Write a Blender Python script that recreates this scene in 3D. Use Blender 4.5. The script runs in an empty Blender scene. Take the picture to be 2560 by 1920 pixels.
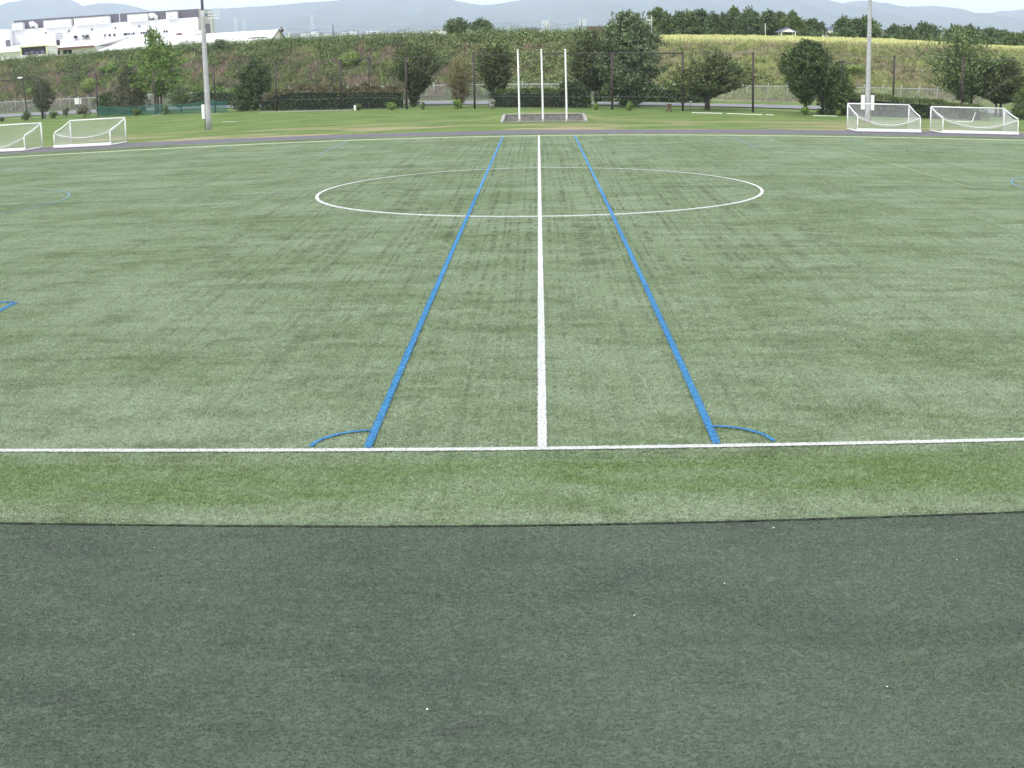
import bpy, math, random
import numpy as np
from mathutils import Matrix, Vector
sc = bpy.context.scene
col = sc.collection
# ------------------------------------------------------------------ camera
CX, CY, CH = 0.0132, -16.105, 5.378
YAW, PITCH, ROLL = -0.0259917808, 0.2678883451, -0.0188886028
cd = bpy.data.cameras.new('camera')
cam = bpy.data.objects.new('camera', cd)
col.objects.link(cam)
sc.camera = cam
fw = Vector((math.sin(YAW) * math.cos(PITCH), math.cos(YAW) * math.cos(PITCH), -math.sin(PITCH)))
rt = Vector((math.cos(YAW), -math.sin(YAW), 0))
up = rt.cross(fw)
r2 = rt * math.cos(ROLL) + up * math.sin(ROLL)
u2 = -rt * math.sin(ROLL) + up * math.cos(ROLL)
cam.matrix_world = Matrix(((r2.x, u2.x, -fw.x, CX), (r2.y, u2.y, -fw.y, CY), (r2.z, u2.z, -fw.z, CH), (0, 0, 0, 1)))
cd.type = 'PANO'                      # a wide security lens with barrel distortion
cd.panorama_type = 'FISHEYE_LENS_POLYNOMIAL'
cd.sensor_width, cd.sensor_height = 36, 27
cd.fisheye_fov = math.pi
cd.fisheye_polynomial_k0 = 0
for i, k in enumerate((0.4206714640841633, 0.0, 0.010662943347486619, -0.010828650943939934)):
    setattr(cd, 'fisheye_polynomial_k%d' % (i + 1), -k / 18 ** (i + 1))
cd.clip_start = 0.05
cd.clip_end = 30000
# ------------------------------------------------------------------ light
SUN_EL, SUN_AZ = math.radians(48), math.radians(215)     # azimuth clockwise from +Y: high behind the camera, a little left
w = bpy.data.worlds.new('World')
sc.world = w
w.use_nodes = True
nt = w.node_tree
nt.nodes.clear()
N = nt.nodes.new
L = nt.links.new
out = N('ShaderNodeOutputWorld')
bg = N('ShaderNodeBackground')
bg.inputs[1].default_value = 0.11
sky = N('ShaderNodeTexSky')
sky.sky_type = 'NISHITA'
sky.sun_disc = False
sky.sun_elevation = SUN_EL
sky.sun_rotation = SUN_AZ
tc = N('ShaderNodeTexCoord')
no = N('ShaderNodeTexNoise')
no.inputs['Scale'].default_value = 2.2
no.inputs['Detail'].default_value = 6
mp = N('ShaderNodeMapping')
mp.inputs['Scale'].default_value = (1, 1, 3)
L(tc.outputs['Generated'], mp.inputs[0])
L(mp.outputs[0], no.inputs['Vector'])
rp = N('ShaderNodeMapRange')
rp.inputs[1].default_value, rp.inputs[2].default_value = 0.3, 0.7
rp.inputs[3].default_value, rp.inputs[4].default_value = 0.86, 1.0
L(no.outputs[0], rp.inputs[0])
mx = N('ShaderNodeMix')
mx.data_type = 'RGBA'
L(rp.outputs[0], mx.inputs[0])
L(sky.outputs[0], mx.inputs[6])
mx.inputs[7].default_value = (10.6, 10.8, 11.4, 1)
L(mx.outputs[2], bg.inputs[0])
L(bg.outputs[0], out.inputs[0])
sd = bpy.data.lights.new('sun', 'SUN')
sd.energy = 1.5
sd.angle = math.radians(14)
sd.color = (1.0, 0.965, 0.91)
sun = bpy.data.objects.new('sun', sd)
col.objects.link(sun)
sdir = Vector((math.sin(SUN_AZ) * math.cos(SUN_EL), math.cos(SUN_AZ) * math.cos(SUN_EL), math.sin(SUN_EL)))
sun.rotation_euler = sdir.to_track_quat('Z', 'Y').to_euler()
sc.view_settings.view_transform = 'Standard'
sc.view_settings.look = 'None'
sc.view_settings.exposure = 0.64
sc.view_settings.gamma = 1
sc.view_settings.use_curve_mapping = False
sc.cycles.use_denoising = True
sc.cycles.volume_bounces = 1
sc.cycles.max_bounces = 6
sc.cycles.transparent_max_bounces = 24
sc.cycles.volume_step_rate = 4

rng = np.random.default_rng(7)
random.seed(7)
# ------------------------------------------------------------------ materials
class Mat:
    def __init__(s, name, rough=0.8, spec=0.3):
        s.m = bpy.data.materials.new(name)
        s.m.use_nodes = True
        s.t = s.m.node_tree
        s.b = s.t.nodes['Principled BSDF']
        s.o = s.t.nodes['Material Output']
        s.b.inputs['Roughness'].default_value = rough
        s.b.inputs['Specular IOR Level'].default_value = spec
    def n(s, k, **kw):
        x = s.t.nodes.new(k)
        for a, v in kw.items(): setattr(x, a, v)
        return x
    def l(s, a, b): s.t.links.new(a, b)
    def pos(s, scale=(1, 1, 1)):
        g = s.n('ShaderNodeNewGeometry')
        m = s.n('ShaderNodeMapping')
        m.inputs['Scale'].default_value = scale
        s.l(g.outputs['Position'], m.inputs[0])
        return m.outputs[0]
    def noise(s, scale, detail=3, sc3=(1, 1, 1), rough=0.55):
        x = s.n('ShaderNodeTexNoise')
        x.inputs['Scale'].default_value = scale
        x.inputs['Detail'].default_value = detail
        x.inputs['Roughness'].default_value = rough
        s.l(s.pos(sc3), x.inputs['Vector'])
        return x.outputs[0]
    def rng(s, v, a, b, c=0.0, d=1.0):
        x = s.n('ShaderNodeMapRange')
        for i, q in enumerate((a, b, c, d)): x.inputs[i + 1].default_value = q
        s.l(v, x.inputs[0])
        return x.outputs[0]
    def mix(s, f, a, b, mode='MIX'):
        x = s.n('ShaderNodeMix', data_type='RGBA', blend_type=mode)
        for i, q in ((0, f), (6, a), (7, b)):
            if isinstance(q, (int, float)): x.inputs[i].default_value = q
            elif isinstance(q, tuple): x.inputs[i].default_value = q + (1,)
            else: s.l(q, x.inputs[i])
        return x.outputs[2]
    def base(s, c):
        if isinstance(c, tuple): s.b.inputs['Base Color'].default_value = c + (1,)
        else: s.l(c, s.b.inputs['Base Color'])
    def bump(s, h, dist, strength=1.0):
        x = s.n('ShaderNodeBump')
        x.inputs['Distance'].default_value = dist
        x.inputs['Strength'].default_value = strength
        s.l(h, x.inputs['Height'])
        s.l(x.outputs[0], s.b.inputs['Normal'])

def simple(name, c, rough=0.7, var=0.15, scale=3.0, spec=0.3, metal=0.0, bump=0.0):
    m = Mat(name, rough, spec)
    d = tuple(v * (1 - var) for v in c)
    e = tuple(min(1, v * (1 + var)) for v in c)
    f = m.rng(m.noise(scale, 5), 0.3, 0.7)
    m.base(m.mix(f, d, e))
    m.b.inputs['Metallic'].default_value = metal
    if bump: m.bump(m.noise(scale * 6, 4), bump)
    return m.m

def leafmat(name, dark, light, var=None, trans=0.15):
    """leaf colour varies leaf by leaf (attribute rnd) and clump by clump (noise)"""
    m = Mat(name, 0.6, 0.25)
    a = m.n('ShaderNodeAttribute', attribute_name='rnd')
    c = m.mix(a.outputs['Fac'], dark, light)
    if var:
        c = m.mix(m.rng(m.noise(0.9, 3), 0.45, 0.65), c, var)
    m.base(c)
    tr = m.n('ShaderNodeBsdfTranslucent')
    m.l(m.mix(0.5, c, light), tr.inputs[0])
    ms = m.n('ShaderNodeMixShader')
    ms.inputs[0].default_value = trans
    m.l(m.b.outputs[0], ms.inputs[1])
    m.l(tr.outputs[0], ms.inputs[2])
    m.l(ms.outputs[0], m.o.inputs[0])
    return m.m

WHITE = simple('white_paint', (0.80, 0.80, 0.78), 0.45, 0.04)
CONC = simple('concrete', (0.36, 0.35, 0.34), 0.9, 0.25, 1.6, bump=0.01)
CONC_W = simple('stained_concrete', (0.21, 0.195, 0.185), 0.9, 0.35, 2.5, bump=0.01)
CONC_L = simple('pale_concrete', (0.33, 0.32, 0.30), 0.9, 0.15, 3)
POLEC = simple('pole_concrete', (0.42, 0.42, 0.43), 0.85, 0.12, 1.0)
BROWN = simple('brown_steel', (0.055, 0.04, 0.04), 0.6, 0.15)
DARK = simple('dark_metal', (0.03, 0.03, 0.035), 0.5, 0.1)
GALV = simple('galvanised_steel', (0.55, 0.56, 0.57), 0.5, 0.1)
WIRE = simple('wire', (0.12, 0.115, 0.12), 0.6, 0.05)
CABLE = simple('pale_cable', (0.13, 0.12, 0.12), 0.6, 0.05)
ROPE = simple('net_cord', (0.72, 0.72, 0.68), 0.8, 0.05)
NETC = simple('net_string', (0.62, 0.64, 0.62), 0.8, 0.05)
BARK = simple('bark', (0.10, 0.08, 0.065), 0.95, 0.3, 6, bump=0.02)
ASPH = simple('asphalt', (0.115, 0.108, 0.125), 0.95, 0.18, 1.2, bump=0.004)
ROADM = simple('worn_asphalt', (0.185, 0.19, 0.205), 0.95, 0.12, 0.7, bump=0.004)
BWHITE = simple('white_cladding', (0.80, 0.80, 0.82), 0.6, 0.03, 0.6)
BPURP = simple('slate_cladding', (0.125, 0.12, 0.15), 0.6, 0.08, 0.4)
BSIDE = simple('grey_cladding', (0.42, 0.42, 0.40), 0.6, 0.05, 0.4)
ROOFW = simple('pale_roof', (0.78, 0.77, 0.78), 0.5, 0.05, 0.3)
FASC = simple('brown_fascia', (0.16, 0.08, 0.06), 0.6, 0.1)
LIME = simple('lime_trim', (0.58, 0.62, 0.36), 0.5, 0.05)
GLASS = simple('dark_glass', (0.03, 0.035, 0.06), 0.2, 0.1, spec=0.5)
BRICKB = simple('rust_cladding', (0.17, 0.085, 0.07), 0.8, 0.2, 2.0)
ROOFP = simple('violet_roof', (0.13, 0.12, 0.24), 0.6, 0.1)
HOUSEM = simple('house_plaster', (0.7, 0.7, 0.68), 0.8, 0.06)
SIGNM = simple('sign_white', (0.82, 0.82, 0.72), 0.5, 0.02)
PYL = simple('pylon_steel', (0.6, 0.62, 0.64), 0.5, 0.05)
TREAD = simple('weathered_wood', (0.14, 0.085, 0.06), 0.9, 0.35, 9)

# turf --------------------------------------------------------------
def turf(name, A, B, C, apron=False):
    m = Mat(name, 0.62, 0.35)
    c = m.mix(m.rng(m.noise(0.28, 6, (0.55, 1, 1), 0.66), 0.38, 0.62), A, B)
    c = m.mix(m.rng(m.noise(2.6, 6, (0.45, 1, 1), 0.7), 0.38, 0.64, 0, 0.75), c, B)
    c = m.mix(m.rng(m.noise(0.9, 5, (0.5, 1, 1), 0.7), 0.5, 0.68, 0, 0.55), c, C)
    if not apron:
        # worn cross and long tracks of the grooming machine, and greener pile outside the touchline
        s_ = m.n('ShaderNodeSeparateXYZ'); m.l(m.pos(), s_.inputs[0])
        c = m.mix(m.rng(m.noise(1.0, 5, (1.9, 0.05, 1), 0.7), 0.54, 0.66, 0, 0.28), c, C)
        c = m.mix(m.rng(m.noise(1.0, 5, (0.05, 1.2, 1), 0.65), 0.55, 0.68, 0, 0.4), c, C)
        lane = m.mix(m.rng(m.noise(1.0, 3, (7.5, 0.08, 1), 0.4), 0.515, 0.555), (0, 0, 0), (1, 1, 1))
        dash = m.mix(m.rng(m.noise(1.0, 4, (1.6, 2.0, 1), 0.75), 0.48, 0.54), (0, 0, 0), (1, 1, 1))
        zone = m.n('ShaderNodeMath', operation='ABSOLUTE'); m.l(s_.outputs[0], zone.inputs[0])
        zz = m.mix(1.0, m.mix(m.rng(zone.outputs[0], 3.0, 16.0, 1.0, 0.25), (0, 0, 0), (1, 1, 1)), m.mix(m.rng(s_.outputs[1], 1.0, 20.0, 0.3, 1.0), (0, 0, 0), (1, 1, 1)), 'MULTIPLY')
        c = m.mix(m.mix(1.0, m.mix(1.0, lane, dash, 'MULTIPLY'), zz, 'MULTIPLY'), c, m.mix(0.58, c, (0.04, 0.07, 0.025)))
        c = m.mix(m.rng(s_.outputs[1], 67.9, 68.3, 0, 0.5), c, (0.12, 0.18, 0.07))
        e1 = m.rng(s_.outputs[1], -2.6, -1.9); e2 = m.rng(s_.outputs[1], -0.1, -0.7)
        q = m.n('ShaderNodeMath', operation='MULTIPLY'); m.l(e1, q.inputs[0]); m.l(e2, q.inputs[1])
        q2 = m.n('ShaderNodeMath', operation='MULTIPLY'); m.l(q.outputs[0], q2.inputs[0]); m.l(m.rng(m.noise(0.8, 5, (0.35, 1, 1), 0.7), 0.35, 0.6, 0.15, 0.85), q2.inputs[1])
        c = m.mix(q2.outputs[0], c, (0.125, 0.225, 0.03))
    return m, c
def turf_sheet(name, A, B, C, soil, apron=False):
    m, c = turf(name, A, B, C, apron)
    m.base(m.mix(0.45, c, soil))
    m.bump(m.noise(60, 3), 0.01)
    m.b.inputs['Roughness'].default_value = 0.95
    return m.m
def turf_fibre(name, A, B, C, apron=False):
    m, c = turf(name, A, B, C, apron)
    a = m.n('ShaderNodeAttribute', attribute_name='rnd')
    c = m.mix(m.rng(a.outputs['Fac'], 0.45, 0, 0, 0.6), c, (0.03, 0.05, 0.015))
    c = m.mix(m.rng(a.outputs['Fac'], 0.5, 1, 0, 0.8), c, m.mix(0.6, c, tuple(min(1, v * 2.0) for v in B)))
    m.base(c)
    m.b.inputs['Sheen Weight'].default_value = 0.45
    m.b.inputs['Sheen Roughness'].default_value = 0.35
    tr = m.n('ShaderNodeBsdfTranslucent')
    m.l(c, tr.inputs[0])
    ms = m.n('ShaderNodeMixShader')
    ms.inputs[0].default_value = 0.25
    m.l(m.b.outputs[0], ms.inputs[1])
    m.l(tr.outputs[0], ms.inputs[2])
    m.l(ms.outputs[0], m.o.inputs[0])
    return m.m
TA, TB, TC = (0.175, 0.255, 0.10), (0.35, 0.43, 0.295), (0.085, 0.145, 0.04)
GA, GB, GC = (0.091, 0.141, 0.087), (0.147, 0.198, 0.138), (0.075, 0.09, 0.085)
SOIL = (0.035, 0.035, 0.03)
T_SHEET = turf_sheet('turf_backing', TA, TB, TC, SOIL)
A_SHEET = turf_sheet('apron_backing', GA, GB, GC, SOIL, True)
T_FIB = turf_fibre('turf_fibre', TA, TB, TC)
A_FIB = turf_fibre('apron_fibre', GA, GB, GC, True)

def linemat(name, c, c2):
    m = Mat(name, 0.8, 0.2)
    cc = m.mix(m.rng(m.noise(38, 5, (0.6, 1, 1), 0.8), 0.42, 0.56), c2, c)
    a = m.n('ShaderNodeAttribute', attribute_name='rnd')
    cc = m.mix(m.rng(a.outputs['Fac'], 0.42, 0.0, 0, 0.9), cc, c2)
    cc = m.mix(m.rng(a.outputs['Fac'], 0.58, 1.0, 0, 0.8), cc, tuple(min(.85, v * 1.5 + .03) for v in c))
    m.base(cc)
    m.bump(m.noise(70, 3), 0.02)
    return m.m
LWHITE = linemat('white_turf_line', (0.80, 0.80, 0.79), (0.42, 0.45, 0.42))
LBLUE = linemat('blue_turf_line', (0.075, 0.30, 0.54), (0.02, 0.11, 0.27))
LPALE = linemat('yellowed_turf_line', (0.70, 0.72, 0.50), (0.6, 0.62, 0.42))
LFADE = linemat('worn_blue_line', (0.13, 0.27, 0.38), (0.14, 0.22, 0.20))
LDARK = linemat('dark_blue_line', (0.06, 0.12, 0.12), (0.13, 0.19, 0.12))
LYEL = linemat('worn_yellow_line', (0.36, 0.42, 0.20), (0.24, 0.32, 0.16))

# natural grass
m = Mat('lawn', 0.95, 0.1)
g1 = m.mix(m.rng(m.noise(0.35, 5, (0.6, 1, 1)), 0.35, 0.65), (0.09, 0.155, 0.035), (0.165, 0.23, 0.07))
g1 = m.mix(m.rng(m.noise(3.0, 4, (0.6, 1, 1)), 0.4, 0.7, 0, 0.6), g1, (0.07, 0.10, 0.035))
gx = m.n('ShaderNodeSeparateXYZ')
m.l(m.pos(), gx.inputs[0])
dry = m.rng(gx.outputs[1], 78, 97, 1, 0)
mm = m.n('ShaderNodeMath', operation='MULTIPLY')
m.l(dry, mm.inputs[0])
m.l(m.rng(m.noise(0.16, 4, (0.6, 1.4, 1)), 0.47, 0.60), mm.inputs[1])
g1 = m.mix(mm.outputs[0], g1, (0.30, 0.25, 0.15))
m.base(g1)
m.bump(m.noise(9, 5), 0.08)
LAWN = m.m
m = Mat('embankment_soil', 0.95, 0.1)
gx = m.n('ShaderNodeSeparateXYZ')
m.l(m.pos(), gx.inputs[0])
rt_ = m.rng(gx.outputs[0], -5, 18)
cl = m.mix(m.rng(m.noise(0.3, 5), 0.4, 0.62), (0.075, 0.10, 0.04), (0.13, 0.10, 0.085))
cr = m.mix(m.rng(m.noise(0.25, 5, (0.6, 1, 1)), 0.42, 0.62), (0.22, 0.25, 0.09), (0.17, 0.15, 0.095))
m.base(m.mix(rt_, cl, cr))
m.bump(m.noise(2.5, 5), 0.3)
EMB = m.m
m = Mat('plateau_grass', 0.95, 0.1)
m.base(m.mix(m.rng(m.noise(0.2, 5), 0.4, 0.62), (0.34, 0.38, 0.13), (0.27, 0.29, 0.12)))
PLAT = m.m
m = Mat('valley', 0.95, 0.1)
m.base(m.mix(m.rng(m.noise(0.008, 5), 0.42, 0.6), (0.05, 0.085, 0.04), (0.17, 0.2, 0.11)))
VALLEY = m.m
m = Mat('mountain_forest', 0.95, 0.1)
m.base(m.mix(m.rng(m.noise(0.006, 8, rough=0.7), 0.35, 0.65), (0.008, 0.025, 0.022), (0.05, 0.085, 0.055)))
m.bump(m.noise(0.02, 8, rough=0.7), 30)
MTN = m.m
# weeds: hue changes over the slope, blade by blade
m = Mat('weed_blades', 0.8, 0.15)
a = m.n('ShaderNodeAttribute', attribute_name='rnd')
gx = m.n('ShaderNodeSeparateXYZ')
m.l(m.pos(), gx.inputs[0])
lc = m.mix(m.rng(m.noise(0.22, 5, rough=0.6), 0.46, 0.56), (0.12, 0.155, 0.055), (0.23, 0.165, 0.14))
lc = m.mix(m.rng(m.noise(0.8, 3), 0.5, 0.7), lc, (0.19, 0.23, 0.08))
rc = m.mix(m.rng(m.noise(0.18, 5, (0.5, 1, 1), 0.6), 0.44, 0.58), (0.24, 0.275, 0.10), (0.23, 0.18, 0.14))
rc = m.mix(m.rng(m.noise(0.9, 3), 0.48, 0.66, 0, 0.8), rc, (0.13, 0.165, 0.055))
wc = m.mix(m.rng(gx.outputs[0], -6, 16), lc, rc)
tq = m.n('ShaderNodeMath', operation='MULTIPLY'); m.l(m.rng(gx.outputs[2], 7.35, 8.2), tq.inputs[0]); m.l(m.rng(gx.outputs[0], 2, 14, 0.3, 1), tq.inputs[1])
wc = m.mix(tq.outputs[0], wc, (0.46, 0.47, 0.22))
wc = m.mix(m.rng(a.outputs['Fac'], 0, 1, 0, 0.55), wc, m.mix(1.0, wc, (1.9, 1.8, 1.7), 'MULTIPLY'))
m.base(wc)
WEED = m.m
m = Mat('chain_link', 0.5, 0.4)
m.base((0.36, 0.39, 0.40))
tr = m.n('ShaderNodeBsdfTransparent')
ms = m.n('ShaderNodeMixShader')
def lattice(m, step, wdt, dirs=((1, 1), (1, -1))):
    g = m.n('ShaderNodeTexCoord')
    s = m.n('ShaderNodeSeparateXYZ')
    m.l(g.outputs['Object'], s.inputs[0])
    prev = None
    for a_, b_ in dirs:
        x = m.n('ShaderNodeMath', operation='MULTIPLY'); m.l(s.outputs[0], x.inputs[0]); x.inputs[1].default_value = a_ / step
        z = m.n('ShaderNodeMath', operation='MULTIPLY'); m.l(s.outputs[2], z.inputs[0]); z.inputs[1].default_value = b_ / step
        q = m.n('ShaderNodeMath', operation='ADD'); m.l(x.outputs[0], q.inputs[0]); m.l(z.outputs[0], q.inputs[1])
        f = m.n('ShaderNodeMath', operation='FRACT'); m.l(q.outputs[0], f.inputs[0])
        c = m.n('ShaderNodeMath', operation='LESS_THAN'); m.l(f.outputs[0], c.inputs[0]); c.inputs[1].default_value = wdt
        if prev:
            mxx = m.n('ShaderNodeMath', operation='MAXIMUM'); m.l(prev, mxx.inputs[0]); m.l(c.outputs[0], mxx.inputs[1]); prev = mxx.outputs[0]
        else: prev = c.outputs[0]
    return prev
m.l(lattice(m, 0.08, 0.10), ms.inputs[0])
m.l(tr.outputs[0], ms.inputs[1]); m.l(m.b.outputs[0], ms.inputs[2]); m.l(ms.outputs[0], m.o.inputs[0])
CHAIN = m.m
m = Mat('green_mesh', 0.7, 0.2)
m.base((0.03, 0.11, 0.085))
tr = m.n('ShaderNodeBsdfTransparent'); ms = m.n('ShaderNodeMixShader')
m.l(lattice(m, 0.05, 0.34, ((1, 0), (0, 1))), ms.inputs[0])
m.l(tr.outputs[0], ms.inputs[1]); m.l(m.b.outputs[0], ms.inputs[2]); m.l(ms.outputs[0], m.o.inputs[0])
GREENNET = m.m

L_DARK = leafmat('dark_evergreen_leaf', (0.016, 0.032, 0.012), (0.133, 0.189, 0.056))
L_DARK2 = leafmat('yew_leaf', (0.018, 0.03, 0.014), (0.166, 0.205, 0.069))
L_OLIVE = leafmat('olive_leaf', (0.04, 0.05, 0.03), (0.184, 0.192, 0.092))
L_MID = leafmat('mid_leaf', (0.028, 0.055, 0.018), (0.200, 0.275, 0.083))
L_FRESH = leafmat('fresh_leaf', (0.045, 0.09, 0.02), (0.261, 0.392, 0.087))
L_GREY = leafmat('grey_green_leaf', (0.03, 0.055, 0.028), (0.244, 0.313, 0.148))
L_PINE = leafmat('pine_needle', (0.025, 0.05, 0.025), (0.246, 0.320, 0.113))
L_BROWN = leafmat('russet_twig', (0.09, 0.075, 0.035), (0.33, 0.29, 0.14), trans=0.15)
L_HEDGE = leafmat('hedge_leaf', (0.014, 0.026, 0.011), (0.139, 0.197, 0.066))
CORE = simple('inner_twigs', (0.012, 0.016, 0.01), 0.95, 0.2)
L_HRED = leafmat('hedge_tip', (0.06, 0.065, 0.03), (0.283, 0.225, 0.125))
L_LIME = leafmat('lime_leaf', (0.10, 0.15, 0.03), (0.27, 0.36, 0.09))
L_KUDZU = leafmat('vine_leaf', (0.05, 0.085, 0.03), (0.319, 0.435, 0.145), (0.20, 0.18, 0.08))
L_ROW = leafmat('far_tree_leaf', (0.02, 0.042, 0.02), (0.166, 0.235, 0.086))
L_FLOWER = leafmat('flowering_leaf', (0.08, 0.10, 0.05), (0.62, 0.60, 0.52))

# ------------------------------------------------------------------ mesh helpers
def mesh_np(name, V, F, mats, mi=None, rnd=None, smooth=False):
    """V (n,3); F (m,3 or 4) array -> mesh, with a value 'rnd' per face"""
    V = np.asarray(V, np.float32); F = np.asarray(F, np.int32)
    me = bpy.data.meshes.new(name)
    k = F.shape[1]
    me.vertices.add(len(V)); me.vertices.foreach_set('co', V.ravel())
    me.loops.add(F.size); me.loops.foreach_set('vertex_index', F.ravel())
    me.polygons.add(len(F))
    me.polygons.foreach_set('loop_start', np.arange(0, F.size, k, dtype=np.int32))
    me.polygons.foreach_set('loop_total', np.full(len(F), k, np.int32))
    for q in mats: me.materials.append(q)
    if mi is not None: me.polygons.foreach_set('material_index', np.asarray(mi, np.int32))
    if rnd is not None:
        at = me.attributes.new('rnd', 'FLOAT', 'FACE')
        at.data.foreach_set('value', np.asarray(rnd, np.float32))
    if smooth: me.polygons.foreach_set('use_smooth', np.ones(len(F), bool))
    me.update(calc_edges=True)
    return me
def link(name, me, parent=None, loc=(0, 0, 0), rz=0.0):
    o = bpy.data.objects.new(name, me)
    col.objects.link(o)
    o.location = loc
    o.rotation_euler = (0, 0, rz)
    if parent: o.parent = parent
    return o
def tag(o, label=None, cat=None, group=None, kind=None):
    if label: o['label'] = label
    if cat: o['category'] = cat
    if group: o['group'] = group
    if kind: o['kind'] = kind
    return o
def thing(name, label, cat, loc=(0, 0, 0), rz=0.0, group=None):
    o = bpy.data.objects.new(name, None)
    col.objects.link(o)
    o.location = loc
    o.rotation_euler = (0, 0, rz)
    return tag(o, label, cat, group)
class MB:
    def __init__(s): s.v = []; s.f = []; s.mi = []
    def quad(s, *pts, mi=0):
        n = len(s.v); s.v += [tuple(p) for p in pts]; s.f.append(tuple(range(n, n + len(pts)))); s.mi.append(mi); return s
    def box(s, x0, x1, y0, y1, z0, z1, mi=0):
        n = len(s.v)
        s.v += [(x, y, z) for z in (z0, z1) for y in (y0, y1) for x in (x0, x1)]
        for q in ((0, 2, 3, 1), (4, 5, 7, 6), (0, 1, 5, 4), (1, 3, 7, 5), (3, 2, 6, 7), (2, 0, 4, 6)):
            s.f.append(tuple(n + i for i in q)); s.mi.append(mi)
        return s
    def prism(s, poly, y0, y1, mi=0):
        """polygon in XZ extruded along Y"""
        n = len(s.v); k = len(poly)
        s.v += [(x, y0, z) for x, z in poly] + [(x, y1, z) for x, z in poly]
        s.f.append(tuple(range(n, n + k))); s.f.append(tuple(range(n + 2 * k - 1, n + k - 1, -1))); s.mi += [mi, mi]
        for i in range(k):
            j = (i + 1) % k; s.f.append((n + j, n + i, n + k + i, n + k + j)); s.mi.append(mi)
        return s
    def tube(s, pts, r, sides=6, mi=0, cap=True):
        pts = [Vector(p) for p in pts]
        rs = r if isinstance(r, (list, tuple)) else [r] * len(pts)
        base = len(s.v)
        for i, p in enumerate(pts):
            d = (pts[min(i + 1, len(pts) - 1)] - pts[max(i - 1, 0)]).normalized()
            a = d.cross(Vector((0, 0, 1)) if abs(d.z) < 0.9 else Vector((0, 1, 0))).normalized(); b = d.cross(a)
            for k in range(sides):
                t = 2 * math.pi * k / sides
                s.v.append(tuple(p + (a * math.cos(t) + b * math.sin(t)) * rs[i]))
        for i in range(len(pts) - 1):
            for k in range(sides):
                q = base + i * sides; kk = (k + 1) % sides
                s.f.append((q + k, q + kk, q + sides + kk, q + sides + k)); s.mi.append(mi)
        if cap:
            s.f.append(tuple(base + k for k in range(sides))[::-1]); s.mi.append(mi)
            s.f.append(tuple(base + (len(pts) - 1) * sides + k for k in range(sides))); s.mi.append(mi)
        return s
    def mesh(s, name, mats, smooth=False):
        me = bpy.data.meshes.new(name)
        me.from_pydata(s.v, [], s.f)
        for q in (mats if isinstance(mats, (list, tuple)) else [mats]): me.materials.append(q)
        me.polygons.foreach_set('material_index', s.mi)
        if smooth: me.polygons.foreach_set('use_smooth', [True] * len(s.f))
        me.update()
        return me
    def build(s, name, mats, parent=None, loc=(0, 0, 0), rz=0.0, smooth=False):
        return link(name, s.mesh(name, mats, smooth), parent, loc, rz)
def soften(o, wdt=0.01, seg=2):
    b = o.modifiers.new('bevel', 'BEVEL'); b.width = wdt; b.segments = seg; b.limit_method = 'ANGLE'; return o

# ------------------------------------------------------------------ site lines (metres)
FX = [-105, -71, -34, -13, 8, 28, 60]
FEN = [162, 150, 132, 120.5, 110, 103.5, 100]       # tall ball fence
PN = [176, 165, 145, 132, 121, 114, 112]            # near kerb of the service road
PF = [195, 180, 156, 145, 131, 123, 122]            # far kerb
LF = [203, 185, 163, 151, 141, 134, 138]            # chain-link fence at the foot of the embankment
CZX = [-105, -79, -51, -28, -12, 3, 20, 37, 55, 70]
CZ = [9.5, 9.3, 9.1, 8.75, 8.6, 8.5, 8.1, 8.05, 8.1, 7.6]
fen = lambda x: float(np.interp(x, FX, FEN))
def vnoise(x, y, s, seed=0):
    """cheap smooth noise from summed sines, about -1..1"""
    r = np.random.default_rng(seed); t = 0
    for k in range(6):
        a, b, c = r.uniform(0, 6.28, 3); f = s * (0.6 + 0.35 * k)
        t = t + np.sin(x * f * math.cos(a) + y * f * math.sin(a) + b) / (1 + 0.35 * k)
    return t / 3.2
def ground_z(x, y):
    x = np.asarray(x, float); y = np.asarray(y, float)
    d = y - np.interp(x, FX, LF) - 1.5
    cz = np.interp(x, CZX, CZ)
    s = np.clip(d / 17.5, 0, 1)
    z = cz * (0.15 * s + 0.85 * (s * s * (3 - 2 * s)) * 0.55 + 0.85 * 0.45 * s)
    e = np.interp(d, [17.5, 32, 60, 120, 250], [0, .75, 1.5, 2.6, 3.2])
    far = np.interp(y, [450, 1000, 2000, 3000, 4500, 9000], [0, 11, 41, 68, 100, 110])
    z = z + e + far
    amp = np.clip(np.interp(d, [0, 2, 15, 22, 300], [0, .28, .28, .07, .1]), 0, 1)
    z = z + amp * vnoise(x, y, 0.9, 3)
    # low mound behind the flag poles, falling away to the lawn
    mnd = 0.72 * np.exp(-((x - 0.45) / 4.6) ** 4) * np.clip((y - 88.3) / 0.8, 0, 1) * np.clip((101 - y) / 9, 0, 1)
    z = z + mnd
    z = z + 0.05 * vnoise(x, y, 0.25, 5) * np.clip((y - 78) / 8, 0, 1) * (d < 0)
    return z - 0.03
def band(v0, d0, v1, d1, grow, n=200):
    pass
xs = np.concatenate([-np.geomspace(12100, 170, 26), np.arange(-165, 125, 1.1), np.geomspace(128, 12000, 26)])
ys = np.concatenate([-np.geomspace(6000, 90, 12), np.arange(-80, 66, 12.), np.arange(66, 260, 0.95), np.geomspace(262, 12000, 46)])
X, Y = np.meshgrid(xs, ys)
Z = ground_z(X, Y)
inner = (Y < 71) & (np.abs(X) < 90)
Z[inner] = -0.06
nx, ny = len(xs), len(ys)
idx = np.arange(nx * ny).reshape(ny, nx)
F = np.stack([idx[:-1, :-1], idx[:-1, 1:], idx[1:, 1:], idx[1:, :-1]], -1).reshape(-1, 4)
cxm = X[:-1, :-1].ravel() + .5; cym = Y[:-1, :-1].ravel() + .5
dd = cym - np.interp(cxm, FX, LF)
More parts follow.
